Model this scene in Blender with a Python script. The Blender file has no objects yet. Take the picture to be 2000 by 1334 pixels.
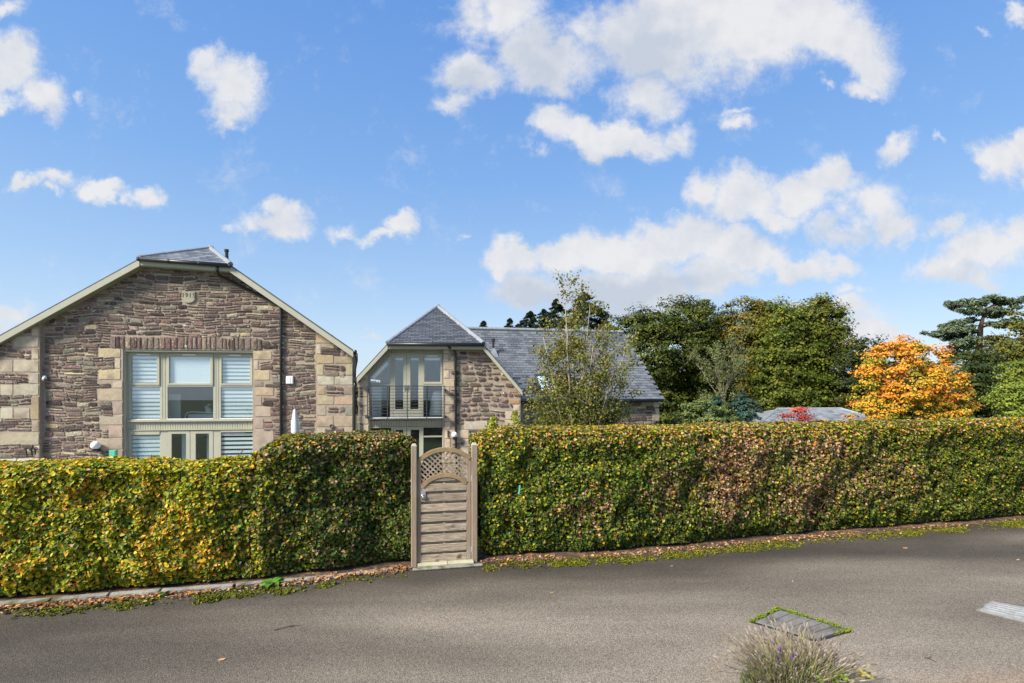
import bpy, math, random
import numpy as np
from mathutils import Vector, Matrix
random.seed(7); rng = np.random.default_rng(7)
R = math.radians
S = bpy.context.scene
# ------------------------------------------------------------------ camera, sky, sun, exposure
CAMH = 2.6; FPX = 1000.0; CX = 1000.0; HY = 757.0
cd = bpy.data.cameras.new('camera'); cam = bpy.data.objects.new('camera', cd)
S.collection.objects.link(cam); S.camera = cam
cam.location = (0, 0, CAMH); cam.rotation_euler = (R(90), 0, 0)
cd.sensor_width = 36; cd.lens = 18; cd.shift_y = 0.045; cd.clip_start = 0.1; cd.clip_end = 3000
S.view_settings.view_transform = 'Standard'; S.view_settings.look = 'None'
S.view_settings.gamma = 1; S.view_settings.use_curve_mapping = False
S.view_settings.exposure = 1.3
SUN_EL, SUN_AZ = 39.0, 216.0        # azimuth of the sun, degrees counter-clockwise from +X (it stands to the left)
sd = bpy.data.lights.new('sun', 'SUN'); sd.energy = 3.6; sd.angle = R(16.0); sd.color = (1.0, 0.93, 0.81)
so = bpy.data.objects.new('sun', sd); S.collection.objects.link(so)
sv = Vector((math.cos(R(SUN_AZ))*math.cos(R(SUN_EL)), math.sin(R(SUN_AZ))*math.cos(R(SUN_EL)), math.sin(R(SUN_EL))))
so.rotation_euler = sv.to_track_quat('Z', 'Y').to_euler(); so.location = (-20, 0, 20)

W = bpy.data.worlds.new('World'); S.world = W; W.use_nodes = True
nt = W.node_tree; nt.nodes.clear()
def N(t, **k):
    n = nt.nodes.new(t)
    for a, b in k.items(): setattr(n, a, b)
    return n
def mth(op, a, b=None, c=None, clamp=False):
    n = N('ShaderNodeMath', operation=op); n.use_clamp = clamp
    for i, v in enumerate((a, b, c)):
        if v is None: continue
        if isinstance(v, (int, float)): n.inputs[i].default_value = v
        else: nt.links.new(v, n.inputs[i])
    return n.outputs[0]
def lk(a, b): nt.links.new(a, b)
sky = N('ShaderNodeTexSky', sky_type='NISHITA'); sky.sun_disc = False
sky.sun_elevation = R(SUN_EL); sky.sun_rotation = R(90-SUN_AZ); sky.altitude = 100
sky.air_density = 1.1; sky.dust_density = 0.4; sky.ozone_density = 2.2
tc = N('ShaderNodeTexCoord'); sep = N('ShaderNodeSeparateXYZ'); lk(tc.outputs['Generated'], sep.inputs[0])
X, Y, Z = sep.outputs
Yc = mth('MAXIMUM', mth('ABSOLUTE', Y), 0.08)
gx = mth('DIVIDE', X, Yc); gz = mth('DIVIDE', Z, Yc)
# clouds lie on directions of the sky dome; behind the viewer the same kind of clouds goes on, mirrored and shifted
comb = N('ShaderNodeCombineXYZ'); lk(gx, comb.inputs[0]); lk(gz, comb.inputs[1])
def noise(scale, detail, rough, vec, dist=0.0):
    n = N('ShaderNodeTexNoise'); n.noise_dimensions = '2D' if vec is comb.outputs[0] else '3D'
    n.inputs['Scale'].default_value = scale; n.inputs['Detail'].default_value = detail
    n.inputs['Roughness'].default_value = rough; n.inputs['Distortion'].default_value = dist
    lk(vec, n.inputs['Vector']); return n
wn = noise(8, 7, 0.62, comb.outputs[0])
vs = N('ShaderNodeVectorMath', operation='SUBTRACT'); lk(wn.outputs['Color'], vs.inputs[0]); vs.inputs[1].default_value = (.5, .5, .5)
vm = N('ShaderNodeVectorMath', operation='SCALE'); lk(vs.outputs[0], vm.inputs[0]); vm.inputs['Scale'].default_value = 0.15
va = N('ShaderNodeVectorMath', operation='ADD'); lk(comb.outputs[0], va.inputs[0]); lk(vm.outputs[0], va.inputs[1])
zero = N('ShaderNodeVectorMath', operation='MULTIPLY'); lk(va.outputs[0], zero.inputs[0]); zero.inputs[1].default_value = (1, 1, 0)
WV = zero.outputs[0]
CL = [  # px, py, rx, ry, rot, strength
 (15,125,75,68,0,1),(75,185,72,52,-35,1),(0,10,60,32,0,.8),(10,195,40,25,0,.6),(160,195,20,20,0,.4),
 (400,115,48,55,-40,.85),(455,165,80,62,-30,.9),(450,215,60,36,0,.8),
 (40,347,40,20,0,.8),(105,350,55,24,0,.8),(195,372,62,30,0,1),(280,377,52,28,0,.95),(100,378,30,14,0,.6),
 (540,432,80,38,0,1),(530,405,38,30,0,.9),(450,442,28,14,0,.5),(670,442,38,22,0,.62),(783,432,50,38,0,1),(742,455,48,18,0,.8),(905,467,20,12,0,.5),
 (975,25,105,85,0,1),(1020,95,95,75,0,1),(920,150,105,55,0,.85),(880,190,60,40,0,.75),(1070,130,130,55,0,.9),
 (1240,70,130,110,0,.95),(1340,50,180,130,0,1.1),(1470,50,170,115,0,1.1),(1590,40,130,85,0,1),(1650,80,110,60,0,.95),(1705,125,60,72,20,.95),(1690,180,58,22,0,.8),
 (1265,180,95,70,0,.72),(1605,165,28,16,0,.6),
 (1075,232,58,48,0,1.1),(1150,262,120,46,0,1.15),(1230,272,105,42,0,1),(1310,262,58,45,0,.75),(1310,200,50,40,0,.6),(1050,308,26,24,0,.5),
 (1452,245,42,22,0,.62),(1450,218,36,14,0,.45),(1740,292,55,34,20,.85),(1830,282,22,12,0,.5),
 (1948,315,66,60,0,1),(1995,290,50,45,0,1),(2045,320,70,50,0,1),(1990,32,34,20,20,.6),(1912,64,34,12,0,.5),
 (1370,365,72,52,0,.85),(1450,390,120,66,0,.95),(1560,385,95,55,0,.95),(1615,358,70,42,0,1),(1700,400,85,52,0,.9),(1745,432,72,38,0,.85),(1640,455,110,32,0,.65),(1500,425,110,30,0,.8),
 (1000,505,70,42,0,1.1),(1085,500,85,46,0,1.1),(1175,490,95,55,0,1.1),(1265,485,100,58,0,1.15),(1340,475,100,55,0,1.15),(1450,492,120,50,0,1.1),(1560,505,85,36,0,1),(1200,565,260,58,0,1.05),(1040,565,120,45,0,.9),(1645,512,55,34,0,.85),(1380,545,130,40,0,1),
 (1850,520,95,40,0,1),(1925,490,100,50,0,1),(1990,450,70,55,0,1),(1865,432,50,24,0,.6),(1905,540,70,20,0,.8),(2080,480,120,60,0,1),
 (1610,605,150,30,0,.9),(1700,640,95,36,0,.9),(1250,612,150,24,0,.85),(1655,567,60,16,0,.55),(722,653,34,8,0,.6),(10,622,75,34,0,.85),(1430,700,60,30,0,.8),
 (-260,200,120,70,0,1),(-160,470,130,50,0,1),(2300,260,150,70,0,1),(2350,560,180,50,0,1),(-400,600,150,40,0,1),(1500,-180,260,90,0,1),(600,-220,200,90,0,1),(-100,-260,160,80,0,1),(2300,-150,200,100,0,1)]
def ell(px, py, rx, ry, rot):
    m = N('ShaderNodeMapping', vector_type='TEXTURE'); lk(WV, m.inputs['Vector'])
    m.inputs['Location'].default_value = ((px-CX)/FPX, (HY-py)/FPX, 0)
    m.inputs['Rotation'].default_value = (0, 0, R(rot)); m.inputs['Scale'].default_value = (rx/FPX*1.25, ry/FPX*1.25, 1)
    g = N('ShaderNodeTexGradient', gradient_type='SPHERICAL'); lk(m.outputs[0], g.inputs[0])
    return g.outputs['Fac']
acc = None
for (px, py, rx, ry, rot, st) in CL:
    v = mth('MULTIPLY', ell(px, py, rx, ry, rot), st)
    acc = v if acc is None else mth('SMOOTH_MAX', acc, v, 0.12)
dn = noise(8.0, 12, 0.70, comb.outputs[0], .15)
dens = mth('MULTIPLY_ADD', dn.outputs['Fac'], 2.0, mth('MULTIPLY_ADD', acc, 1.5, -1.19))
mr = N('ShaderNodeMapRange', interpolation_type='SMOOTHSTEP'); lk(dens, mr.inputs['Value'])
mr.inputs['From Min'].default_value = 0.0; mr.inputs['From Max'].default_value = 0.80
gr = None
for (px, py, rx, ry, st) in [(1190,578,300,52,1),(1300,555,190,40,.7),(1050,110,120,70,.7),(1260,95,130,95,.8),(920,160,90,45,.7),(1560,455,220,26,.4),(1880,540,120,26,.5),(1250,622,160,30,.6),(1480,150,150,30,.4),(80,220,80,25,.4),(1170,300,120,22,.3)]:
    v = mth('MULTIPLY', ell(px, py, rx, ry, 0), st); gr = v if gr is None else mth('SMOOTH_MAX', gr, v, 0.1)
def at_off(dx, dz, sc, det, ro):
    o_ = N('ShaderNodeVectorMath', operation='ADD'); lk(comb.outputs[0], o_.inputs[0]); o_.inputs[1].default_value = (dx, dz, 0)
    n = N('ShaderNodeTexNoise'); n.noise_dimensions = '2D'; n.inputs['Scale'].default_value = sc; n.inputs['Detail'].default_value = det; n.inputs['Roughness'].default_value = ro; lk(o_.outputs[0], n.inputs['Vector']); return n.outputs['Fac']
rel = mth('SUBTRACT', at_off(-.012, .03, 9.0, 5, .6), at_off(0, 0, 9.0, 5, .6))
gn = noise(5, 4, 0.55, comb.outputs[0])
shade = mth('ADD', mth('ADD', mth('MULTIPLY', gr, 1.45), mth('MULTIPLY', rel, 1.3)), mth('MULTIPLY_ADD', gn.outputs['Fac'], 0.8, -0.30), clamp=True)
ccol = N('ShaderNodeMix', data_type='RGBA'); lk(shade, ccol.inputs['Factor'])
ccol.inputs['A'].default_value = (3.45, 3.45, 3.52, 1); ccol.inputs['B'].default_value = (2.35, 2.58, 2.98, 1)
hs = N('ShaderNodeHueSaturation'); lk(sky.outputs[0], hs.inputs['Color']); hs.inputs['Saturation'].default_value = 1.0; hs.inputs['Value'].default_value = 1.0
ramp = N('ShaderNodeValToRGB'); lk(Z, ramp.inputs[0]); el_ = ramp.color_ramp.elements
for i_, (p_, c_) in enumerate([(0.0, (.56,.70,.88)), (.08, (.52,.68,.88)), (.20, (.36,.56,.86)), (.37, (.215,.43,.83)), (.60, (.135,.33,.78)), (1.0, (.09,.25,.65))]):
    e_ = el_[i_] if i_ < 2 else el_.new(p_)
    e_.position = p_; e_.color = (*c_, 1)
rs = N('ShaderNodeVectorMath', operation='SCALE'); lk(ramp.outputs[0], rs.inputs[0]); rs.inputs['Scale'].default_value = 4.06
skm = N('ShaderNodeMix', data_type='RGBA'); skm.inputs['Factor'].default_value = .85; lk(hs.outputs[0], skm.inputs['A']); lk(rs.outputs[0], skm.inputs['B'])
mixc = N('ShaderNodeMix', data_type='RGBA')
up = mth('MULTIPLY', mth('GREATER_THAN', Z, 0.0), mth('MULTIPLY', mr.outputs['Result'], 0.97))
lk(up, mixc.inputs['Factor']); lk(skm.outputs['Result'], mixc.inputs['A']); lk(ccol.outputs['Result'], mixc.inputs['B'])
bg = N('ShaderNodeBackground'); lk(mixc.outputs['Result'], bg.inputs['Color']); bg.inputs['Strength'].default_value = 0.1
wo = N('ShaderNodeOutputWorld'); lk(bg.outputs[0], wo.inputs['Surface'])
W.cycles.sampling_method = 'MANUAL'; W.cycles.sample_map_resolution = 512
S.cycles.use_denoising = True
S.cycles.max_bounces = 6; S.cycles.transparent_max_bounces = 8; S.cycles.diffuse_bounces = 3

# ------------------------------------------------------------------ helpers
COL = S.collection
def tag(o, label=None, cat=None, group=None, kind=None):
    if label: o['label'] = label
    if cat: o['category'] = cat
    if group: o['group'] = group
    if kind: o['kind'] = kind
    return o
OFF = {}
def empty(name, loc, rz=0.0, off=(0, 0, 0)):
    o = bpy.data.objects.new(name, None); COL.objects.link(o); o.location = loc; o.rotation_euler = (0, 0, rz)
    o.empty_display_size = 0.3; OFF[o.name] = Vector(off); return o
def link(name, me, mat, parent=None, off=None):
    o = bpy.data.objects.new(name, me); COL.objects.link(o)
    if mat is not None and len(me.materials) == 0: me.materials.append(mat)
    if parent is not None:
        o.parent = parent; OFF[o.name] = OFF.get(parent.name, Vector())
    return o
class MB:
    def __init__(s): s.v = []; s.f = []; s.c = []; s.sm = False
    def add(s, vs, fs, col=None):
        b = len(s.v); s.v += [tuple(p) for p in vs]; s.f += [tuple(i+b for i in f) for f in fs]
        s.c += [col if col is not None else (1, 1, 1)]*len(vs); return s
    def box(s, x0, x1, y0, y1, z0, z1, col=None):
        return s.add([(x0,y0,z0),(x1,y0,z0),(x1,y1,z0),(x0,y1,z0),(x0,y0,z1),(x1,y0,z1),(x1,y1,z1),(x0,y1,z1)],
                     [(0,3,2,1),(4,5,6,7),(0,1,5,4),(1,2,6,5),(2,3,7,6),(3,0,4,7)], col)
    def prism(s, poly, y0, y1, col=None):     # polygon in x,z  extruded along y
        a = sum(poly[i][0]*poly[(i+1)%len(poly)][1]-poly[(i+1)%len(poly)][0]*poly[i][1] for i in range(len(poly)))
        if a < 0: poly = poly[::-1]
        n = len(poly); vs = [(p[0], y0, p[1]) for p in poly]+[(p[0], y1, p[1]) for p in poly]
        fs = [tuple(range(n)), tuple(range(2*n-1, n-1, -1))]+[(i, i+n, (i+1)%n+n, (i+1)%n) for i in range(n)]
        return s.add(vs, fs, col)
    def tube(s, pts, rad, n=6, col=None, caps=True):
        pts = [Vector(p) for p in pts]; m = len(pts)
        if not hasattr(rad, '__len__'): rad = [rad]*m
        vs = []; fs = []; ref = None
        for i, p in enumerate(pts):
            d = (pts[min(i+1, m-1)]-pts[max(i-1, 0)]).normalized()
            if ref is None:
                ref = d.orthogonal().normalized()
            ref = (ref-d*ref.dot(d)); ref = ref.normalized() if ref.length > 1e-6 else d.orthogonal().normalized()
            b = d.cross(ref)
            for k in range(n):
                a = 2*math.pi*k/n; vs.append(p+(ref*math.cos(a)+b*math.sin(a))*rad[i])
        for i in range(m-1):
            for k in range(n):
                fs.append((i*n+k, i*n+(k+1)%n, (i+1)*n+(k+1)%n, (i+1)*n+k))
        if caps: fs += [tuple(range(n-1, -1, -1)), tuple((m-1)*n+k for k in range(n))]
        return s.add(vs, fs, col)
    def bar(s, p0, p1, w, h, up=(0, 0, 1), col=None):   # oriented box between two points; w sideways, h along up
        p0 = Vector(p0); p1 = Vector(p1); d = (p1-p0).normalized(); u = Vector(up); u = (u-d*u.dot(d)).normalized(); t = d.cross(u)
        vs = [p+t*a*w/2+u*b*h/2 for p in (p0, p1) for a, b in ((-1,-1),(1,-1),(1,1),(-1,1))]
        return s.add(vs, [(0,1,2,3),(7,6,5,4),(0,4,5,1),(1,5,6,2),(2,6,7,3),(3,7,4,0)], col)
    def lathe(s, c, prof, n=16, col=None, axis='z'):
        vs = []; fs = []; m = len(prof)
        for r, z in prof:
            for k in range(n):
                a = 2*math.pi*k/n; q = (r*math.cos(a), r*math.sin(a), z)
                if axis == 'y': q = (q[0], z, q[1])
                vs.append((c[0]+q[0], c[1]+q[1], c[2]+q[2]))
        for i in range(m-1):
            for k in range(n):
                f = (i*n+k, i*n+(k+1)%n, (i+1)*n+(k+1)%n, (i+1)*n+k)
                fs.append(f if axis == 'z' else f[::-1])
        fs += [tuple(range(n-1, -1, -1)), tuple((m-1)*n+k for k in range(n))]
        return s.add(vs, fs, col)
    def mesh(s, name, off=None):
        me = bpy.data.meshes.new(name)
        o = off if off is not None else Vector()
        me.from_pydata([(v[0]-o[0], v[1]-o[1], v[2]-o[2]) for v in s.v], [], s.f); 
        at = me.color_attributes.new('col', 'FLOAT_COLOR', 'POINT')
        at.data.foreach_set('color', np.array([(c[0], c[1], c[2], 1) for c in s.c], dtype=np.float32).ravel())
        me.update()
        if s.sm: me.polygons.foreach_set('use_smooth', [True]*len(me.polygons))
        return me
    def build(s, name, mat, parent=None, bevel=0.0, label=None):
        off = OFF.get(parent.name, Vector()) if parent is not None else Vector()
        o = link(name, s.mesh(name, off), mat, parent)
        if bevel:
            m = o.modifiers.new('bevel', 'BEVEL'); m.width = bevel; m.segments = 1; m.limit_method = 'ANGLE'; m.angle_limit = R(50)
        if label: o['label'] = label
        return o
def npmesh(name, V, F, col, mat, parent=None, smooth=False):
    off = OFF.get(parent.name, Vector()) if parent is not None else Vector()
    V = np.asarray(V, dtype=np.float32)-np.array(off, dtype=np.float32)
    me = bpy.data.meshes.new(name); n, k = F.shape
    me.vertices.add(len(V)); me.vertices.foreach_set('co', V.ravel())
    me.loops.add(n*k); me.loops.foreach_set('vertex_index', F.astype(np.int32).ravel())
    me.polygons.add(n); me.polygons.foreach_set('loop_start', np.arange(0, n*k, k, dtype=np.int32))
    me.update(calc_edges=True)
    at = me.color_attributes.new('col', 'FLOAT_COLOR', 'POINT')
    at.data.foreach_set('color', np.concatenate([col, np.ones((len(col), 1))], 1).astype(np.float32).ravel())
    if smooth: me.polygons.foreach_set('use_smooth', np.ones(n, dtype=bool))
    return link(name, me, mat, parent)
def vnoise(P, s, seed=0):
    P = np.asarray(P, dtype=np.float64)*s; i = np.floor(P); f = P-i; f = f*f*(3-2*f)
    def h(a, b, c):
        q = np.sin(a*127.1+b*311.7+c*74.7+seed*17.13)*43758.5453; return q-np.floor(q)
    r = 0
    for dx in (0, 1):
        for dy in (0, 1):
            for dz in (0, 1):
                r = r+h(i[:,0]+dx, i[:,1]+dy, i[:,2]+dz)*np.where(dx, f[:,0], 1-f[:,0])*np.where(dy, f[:,1], 1-f[:,1])*np.where(dz, f[:,2], 1-f[:,2])
    return r
def fbm(P, s, seed=0, o=3):
    r = 0; a = .5; t = 0
    for k in range(o): r = r+a*vnoise(P, s*2**k, seed+k); t += a; a *= .5
    return r/t
def unit(V): return V/np.maximum(np.linalg.norm(V, axis=1, keepdims=True), 1e-9)
def leaves(name, P, Nn, size, col, mat, parent, aspect=.62, hang=.5, six=False, narrow=None, T0=None):
    n = len(P); T = rng.normal(size=(n, 3)) if T0 is None else T0+rng.normal(size=(n, 3))*.35
    T[:, 2] -= hang*1.2; T = T-Nn*np.sum(T*Nn, 1, keepdims=True); T = unit(T); B = np.cross(Nn, T)
    L = size[:, None]*.5; Wd = L*aspect; fold = L*.22
    if six:
        vs = [P-T*L, P-T*L*.35+B*Wd+Nn*fold, P+T*L*.35+B*Wd*.8+Nn*fold, P+T*L, P+T*L*.35-B*Wd*.8+Nn*fold, P-T*L*.35-B*Wd+Nn*fold]
        fs = [(0, 1, 2), (0, 2, 3), (0, 3, 4), (0, 4, 5)]
    else:
        vs = [P-T*L, P+B*Wd+Nn*fold, P+T*L, P-B*Wd+Nn*fold]; fs = [(0, 1, 2), (0, 2, 3)]
    k = len(vs); V = np.stack(vs, 1).reshape(-1, 3)
    base = (np.arange(n)*k)[:, None, None]; F = (base+np.array(fs)[None]).reshape(-1, 3)
    o = npmesh(name, V, F, np.repeat(col, k, axis=0), mat, parent)
    o['kind'] = 'stuff'; return o
def G(px, py, z=0.0):
    D = (CAMH-z)*FPX/(py-HY); return Vector(((px-CX)/FPX*D, D, z))
def AT(px, py, D): return Vector(((px-CX)/FPX*D, D, CAMH+(HY-py)/FPX*D))

# ------------------------------------------------------------------ materials
def newmat(name):
    m = bpy.data.materials.new(name); m.use_nodes = True; t = m.node_tree
    return m, t, t.nodes['Principled BSDF']
def material(name, color=(.5,.5,.5), rough=.7, vary=.25, scale=6, bump=.0, bscale=40, attr=False, spec=.3, metal=0, grain=None, lichen=0, objrand=0, stain=None, bdist=.01):
    m, t, b = newmat(name); L = t.links.new
    tcn = t.nodes.new('ShaderNodeTexCoord')
    vec = tcn.outputs['Object']
    if grain:
        mp = t.nodes.new('ShaderNodeMapping'); mp.inputs['Scale'].default_value = grain; L(vec, mp.inputs[0]); vec = mp.outputs[0]
    n1 = t.nodes.new('ShaderNodeTexNoise'); n1.inputs['Scale'].default_value = scale; n1.inputs['Detail'].default_value = 6; n1.inputs['Roughness'].default_value = .65; L(vec, n1.inputs['Vector'])
    mrn = t.nodes.new('ShaderNodeMapRange'); L(n1.outputs['Fac'], mrn.inputs[0]); mrn.inputs[1].default_value = .25; mrn.inputs[2].default_value = .75
    mrn.inputs[3].default_value = 1-vary; mrn.inputs[4].default_value = 1+vary
    if attr:
        a = t.nodes.new('ShaderNodeAttribute'); a.attribute_name = 'col'; base = a.outputs['Color']
    else:
        c = t.nodes.new('ShaderNodeRGB'); c.outputs[0].default_value = (*color, 1); base = c.outputs[0]
    val = mrn.outputs[0]
    if objrand:
        oi = t.nodes.new('ShaderNodeObjectInfo'); r2 = t.nodes.new('ShaderNodeMapRange'); L(oi.outputs['Random'], r2.inputs[0])
        r2.inputs[3].default_value = 1-objrand; r2.inputs[4].default_value = 1+objrand
        mm = t.nodes.new('ShaderNodeMath'); mm.operation = 'MULTIPLY'; L(val, mm.inputs[0]); L(r2.outputs[0], mm.inputs[1]); val = mm.outputs[0]
    vmn = t.nodes.new('ShaderNodeVectorMath'); vmn.operation = 'SCALE'; L(base, vmn.inputs[0]); L(val, vmn.inputs['Scale'])
    out = vmn.outputs[0]
    if stain:   # (color, scale, threshold, softness)
        sc, ss, th, sf = stain
        n3 = t.nodes.new('ShaderNodeTexNoise'); n3.inputs['Scale'].default_value = ss; n3.inputs['Detail'].default_value = 5; L(tcn.outputs['Object'], n3.inputs['Vector'])
        r3 = t.nodes.new('ShaderNodeMapRange'); L(n3.outputs['Fac'], r3.inputs[0]); r3.inputs[1].default_value = th; r3.inputs[2].default_value = th+sf
        mx = t.nodes.new('ShaderNodeMix'); mx.data_type = 'RGBA'; L(r3.outputs[0], mx.inputs['Factor']); L(out, mx.inputs['A']); mx.inputs['B'].default_value = (*sc, 1); out = mx.outputs['Result']
    if lichen:
        n4 = t.nodes.new('ShaderNodeTexNoise'); n4.inputs['Scale'].default_value = 7.5; n4.inputs['Detail'].default_value = 7; n4.inputs['Roughness'].default_value = .72; L(tcn.outputs['Object'], n4.inputs['Vector'])
        r4 = t.nodes.new('ShaderNodeMapRange'); L(n4.outputs['Fac'], r4.inputs[0]); r4.inputs[1].default_value = .635-lichen*.01; r4.inputs[2].default_value = .655-lichen*.01
        mx = t.nodes.new('ShaderNodeMix'); mx.data_type = 'RGBA'; L(r4.outputs[0], mx.inputs['Factor']); L(out, mx.inputs['A']); mx.inputs['B'].default_value = (.62, .6, .54, 1); out = mx.outputs['Result']
    L(out, b.inputs['Base Color']); b.inputs['Roughness'].default_value = rough; b.inputs['Specular IOR Level'].default_value = spec; b.inputs['Metallic'].default_value = metal
    if bump:
        n2 = t.nodes.new('ShaderNodeTexNoise'); n2.inputs['Scale'].default_value = bscale; n2.inputs['Detail'].default_value = 5; L(vec, n2.inputs['Vector'])
        bp = t.nodes.new('ShaderNodeBump'); bp.inputs['Strength'].default_value = bump; bp.inputs['Distance'].default_value = bdist; L(n2.outputs['Fac'], bp.inputs['Height']); L(bp.outputs[0], b.inputs['Normal'])
    return m
def leafmat(name, rough=.42, trans=.3, spec=.45):
    m, t, b = newmat(name); L = t.links.new
    a = t.nodes.new('ShaderNodeAttribute'); a.attribute_name = 'col'
    L(a.outputs['Color'], b.inputs['Base Color']); b.inputs['Roughness'].default_value = rough; b.inputs['Specular IOR Level'].default_value = spec
    tr = t.nodes.new('ShaderNodeBsdfTranslucent'); g = t.nodes.new('ShaderNodeVectorMath'); g.operation = 'MULTIPLY'; L(a.outputs['Color'], g.inputs[0]); g.inputs[1].default_value = (1.3, 1.35, .6)
    L(g.outputs[0], tr.inputs['Color'])
    mx = t.nodes.new('ShaderNodeMixShader'); mx.inputs[0].default_value = trans; L(b.outputs[0], mx.inputs[1]); L(tr.outputs[0], mx.inputs[2])
    L(mx.outputs[0], t.nodes['Material Output'].inputs['Surface']); return m
M = {}
M['mortar'] = material('mortar', (.36,.29,.225), .95, .25, 9, .5, 60)
M['rubble'] = material('rubble_stone', attr=True, rough=.9, vary=.5, scale=14, bump=.9, bscale=30, lichen=1.2, spec=.15, bdist=.02)
M['quoin'] = material('dressed_sandstone', attr=True, rough=.9, vary=.2, scale=7, bump=.6, bscale=35, spec=.15, stain=((.30,.24,.17), 1.6, .56, .12))
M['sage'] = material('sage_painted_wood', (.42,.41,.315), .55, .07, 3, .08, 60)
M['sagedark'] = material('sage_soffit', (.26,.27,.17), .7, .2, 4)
M['iron'] = material('black_cast_iron', (.02,.021,.023), .42, .3, 10, .15, 60, spec=.5)
M['slate'] = material('slate', attr=True, rough=.42, vary=.22, scale=9, bump=.35, bscale=25, spec=.5)
M['lead'] = material('lead_ridge', (.24,.26,.275), .5, .22, 5, .3, 12, spec=.5)
M['white'] = material('white_plastic', (.8,.8,.78), .4, .03, 4)
M['blind'] = material('blind_fabric', (.86,.89,.89), .8, .03, 3)
M['blindgap'] = material('blind_mesh', (.34,.40,.42), .8, .03, 3)
M['room'] = material('room_wall', (.32,.33,.34), .9, .1, 1)
M['curtain'] = material('curtain_cloth', (.62,.66,.68), .9, .1, 3, grain=(30,1,1))
M['dark'] = material('dark_interior', (.03,.03,.032), .8, .2, 2)
M['rail'] = material('rail_metal', (.05,.055,.06), .4, .1, 5, spec=.5)
M['wood'] = material('weathered_wood', (.31,.25,.18), .85, .75, 4.2, .5, 22, attr=False, grain=(1.4,8,16), objrand=.2, stain=((.10,.08,.06), 5.0, .62, .10))
M['woodv'] = material('weathered_post_wood', (.29,.22,.155), .85, .3, 3.0, .5, 22, grain=(12,12,1.0), stain=((.31,.27,.21), 2.0, .5, .2))
M['arch'] = material('arched_rail_wood', (.29,.205,.11), .85, .3, 5.0, .4, 25, objrand=.1)
M['oldwood'] = material('sill_wood', (.42,.40,.28), .8, .25, 4, .3, 20, objrand=.1)
M['steel'] = material('zinc_steel', (.5,.5,.5), .35, .1, 20, metal=.9)
M['bark'] = material('bark', (.085,.068,.05), .95, .35, 8, .8, 20, grain=(6,6,1))
M['birch'] = material('birch_bark', (.36,.31,.26), .8, .3, 6, .3, 20, stain=((.12,.09,.07), 7, .6, .05))
M['deadwood'] = material('dead_wood', (.20,.18,.135), .9, .3, 8)
M['leaf'] = leafmat('hedge_leaf', .5, .25, .28)
M['treeleaf'] = leafmat('tree_leaf', .6, .18, .2)
M['needle'] = leafmat('needle', .6, .1, .25)
M['dryleaf'] = leafmat('dry_leaf', .7, .2, .15)
M['core'] = material('hedge_twigs', (.028,.022,.014), .95, .5, 14, .8, 30)
M['moss'] = material('moss', attr=True, rough=.95, vary=.4, scale=60, bump=.8, bscale=180, spec=.1)
M['kerb'] = material('old_concrete', (.24,.225,.195), .9, .45, 9, .7, 45, objrand=.12, stain=((.09,.095,.05), 3.5, .56, .1))
M['soil'] = material('soil_litter', (.065,.045,.03), .95, .5, 12, .9, 60, stain=((.16,.09,.05), 9, .5, .1))
M['lawn'] = material('lawn', (.055,.075,.03), .95, .35, 3, .5, 60)
M['teal'] = material('teal_plastic', (.10,.42,.30), .5, .1, 8)
M['cover'] = material('white_cover_cloth', (.72,.71,.68), .8, .06, 3)
M['purple'] = material('purple_petals', (.10,.03,.28), .7, .2, 20)
M['coverplate'] = material('cast_iron_cover', (.175,.165,.15), .8, .3, 9, .5, 60, stain=((.10,.09,.075), 4, .5, .15))
M['galv'] = material('galvanised_cover', (.27,.275,.27), .65, .35, 10, .3, 50, spec=.5)
M['text'] = material('engraved_letter', (.10,.10,.085), .9, .1, 4)
m, t, b = newmat('window_glass'); L = t.links.new
tp = t.nodes.new('ShaderNodeBsdfTransparent'); tp.inputs[0].default_value = (.93,.97,.98,1)
gl = t.nodes.new('ShaderNodeBsdfGlossy'); gl.inputs['Roughness'].default_value = .015; gl.inputs['Color'].default_value = (.92,.96,1,1)
lw = t.nodes.new('ShaderNodeLayerWeight'); lw.inputs[0].default_value = .5
p5 = t.nodes.new('ShaderNodeMath'); p5.operation = 'POWER'; L(lw.outputs['Facing'], p5.inputs[0]); p5.inputs[1].default_value = 4.0
fr = t.nodes.new('ShaderNodeMapRange'); L(p5.outputs[0], fr.inputs[0]); fr.inputs[3].default_value = .11; fr.inputs[4].default_value = 1.0
mx = t.nodes.new('ShaderNodeMixShader'); L(fr.outputs[0], mx.inputs[0]); L(tp.outputs[0], mx.inputs[1]); L(gl.outputs[0], mx.inputs[2]); L(mx.outputs[0], t.nodes['Material Output'].inputs['Surface'])
M['glass'] = m
# asphalt: chippings, bands of wheel wear and painted shadow, painted edge of hedge shade and moss dirt, dusty corner
m, t, b = newmat('asphalt'); L = t.links.new
tcn = t.nodes.new('ShaderNodeTexCoord'); ob = tcn.outputs['Object']
def tn(scale, det, ro=.6, vec=None):
    n = t.nodes.new('ShaderNodeTexNoise'); n.inputs['Scale'].default_value = scale; n.inputs['Detail'].default_value = det; n.inputs['Roughness'].default_value = ro; L(vec or ob, n.inputs['Vector']); return n.outputs['Fac']
def mrg(v, a, b2, c, d):
    n = t.nodes.new('ShaderNodeMapRange'); L(v, n.inputs[0]); n.inputs[1].default_value = a; n.inputs[2].default_value = b2; n.inputs[3].default_value = c; n.inputs[4].default_value = d; return n.outputs[0]
vo = t.nodes.new('ShaderNodeTexVoronoi'); vo.inputs['Scale'].default_value = 135; L(ob, vo.inputs['Vector'])
rampc = t.nodes.new('ShaderNodeValToRGB'); L(vo.outputs['Color'], rampc.inputs[0])
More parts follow.
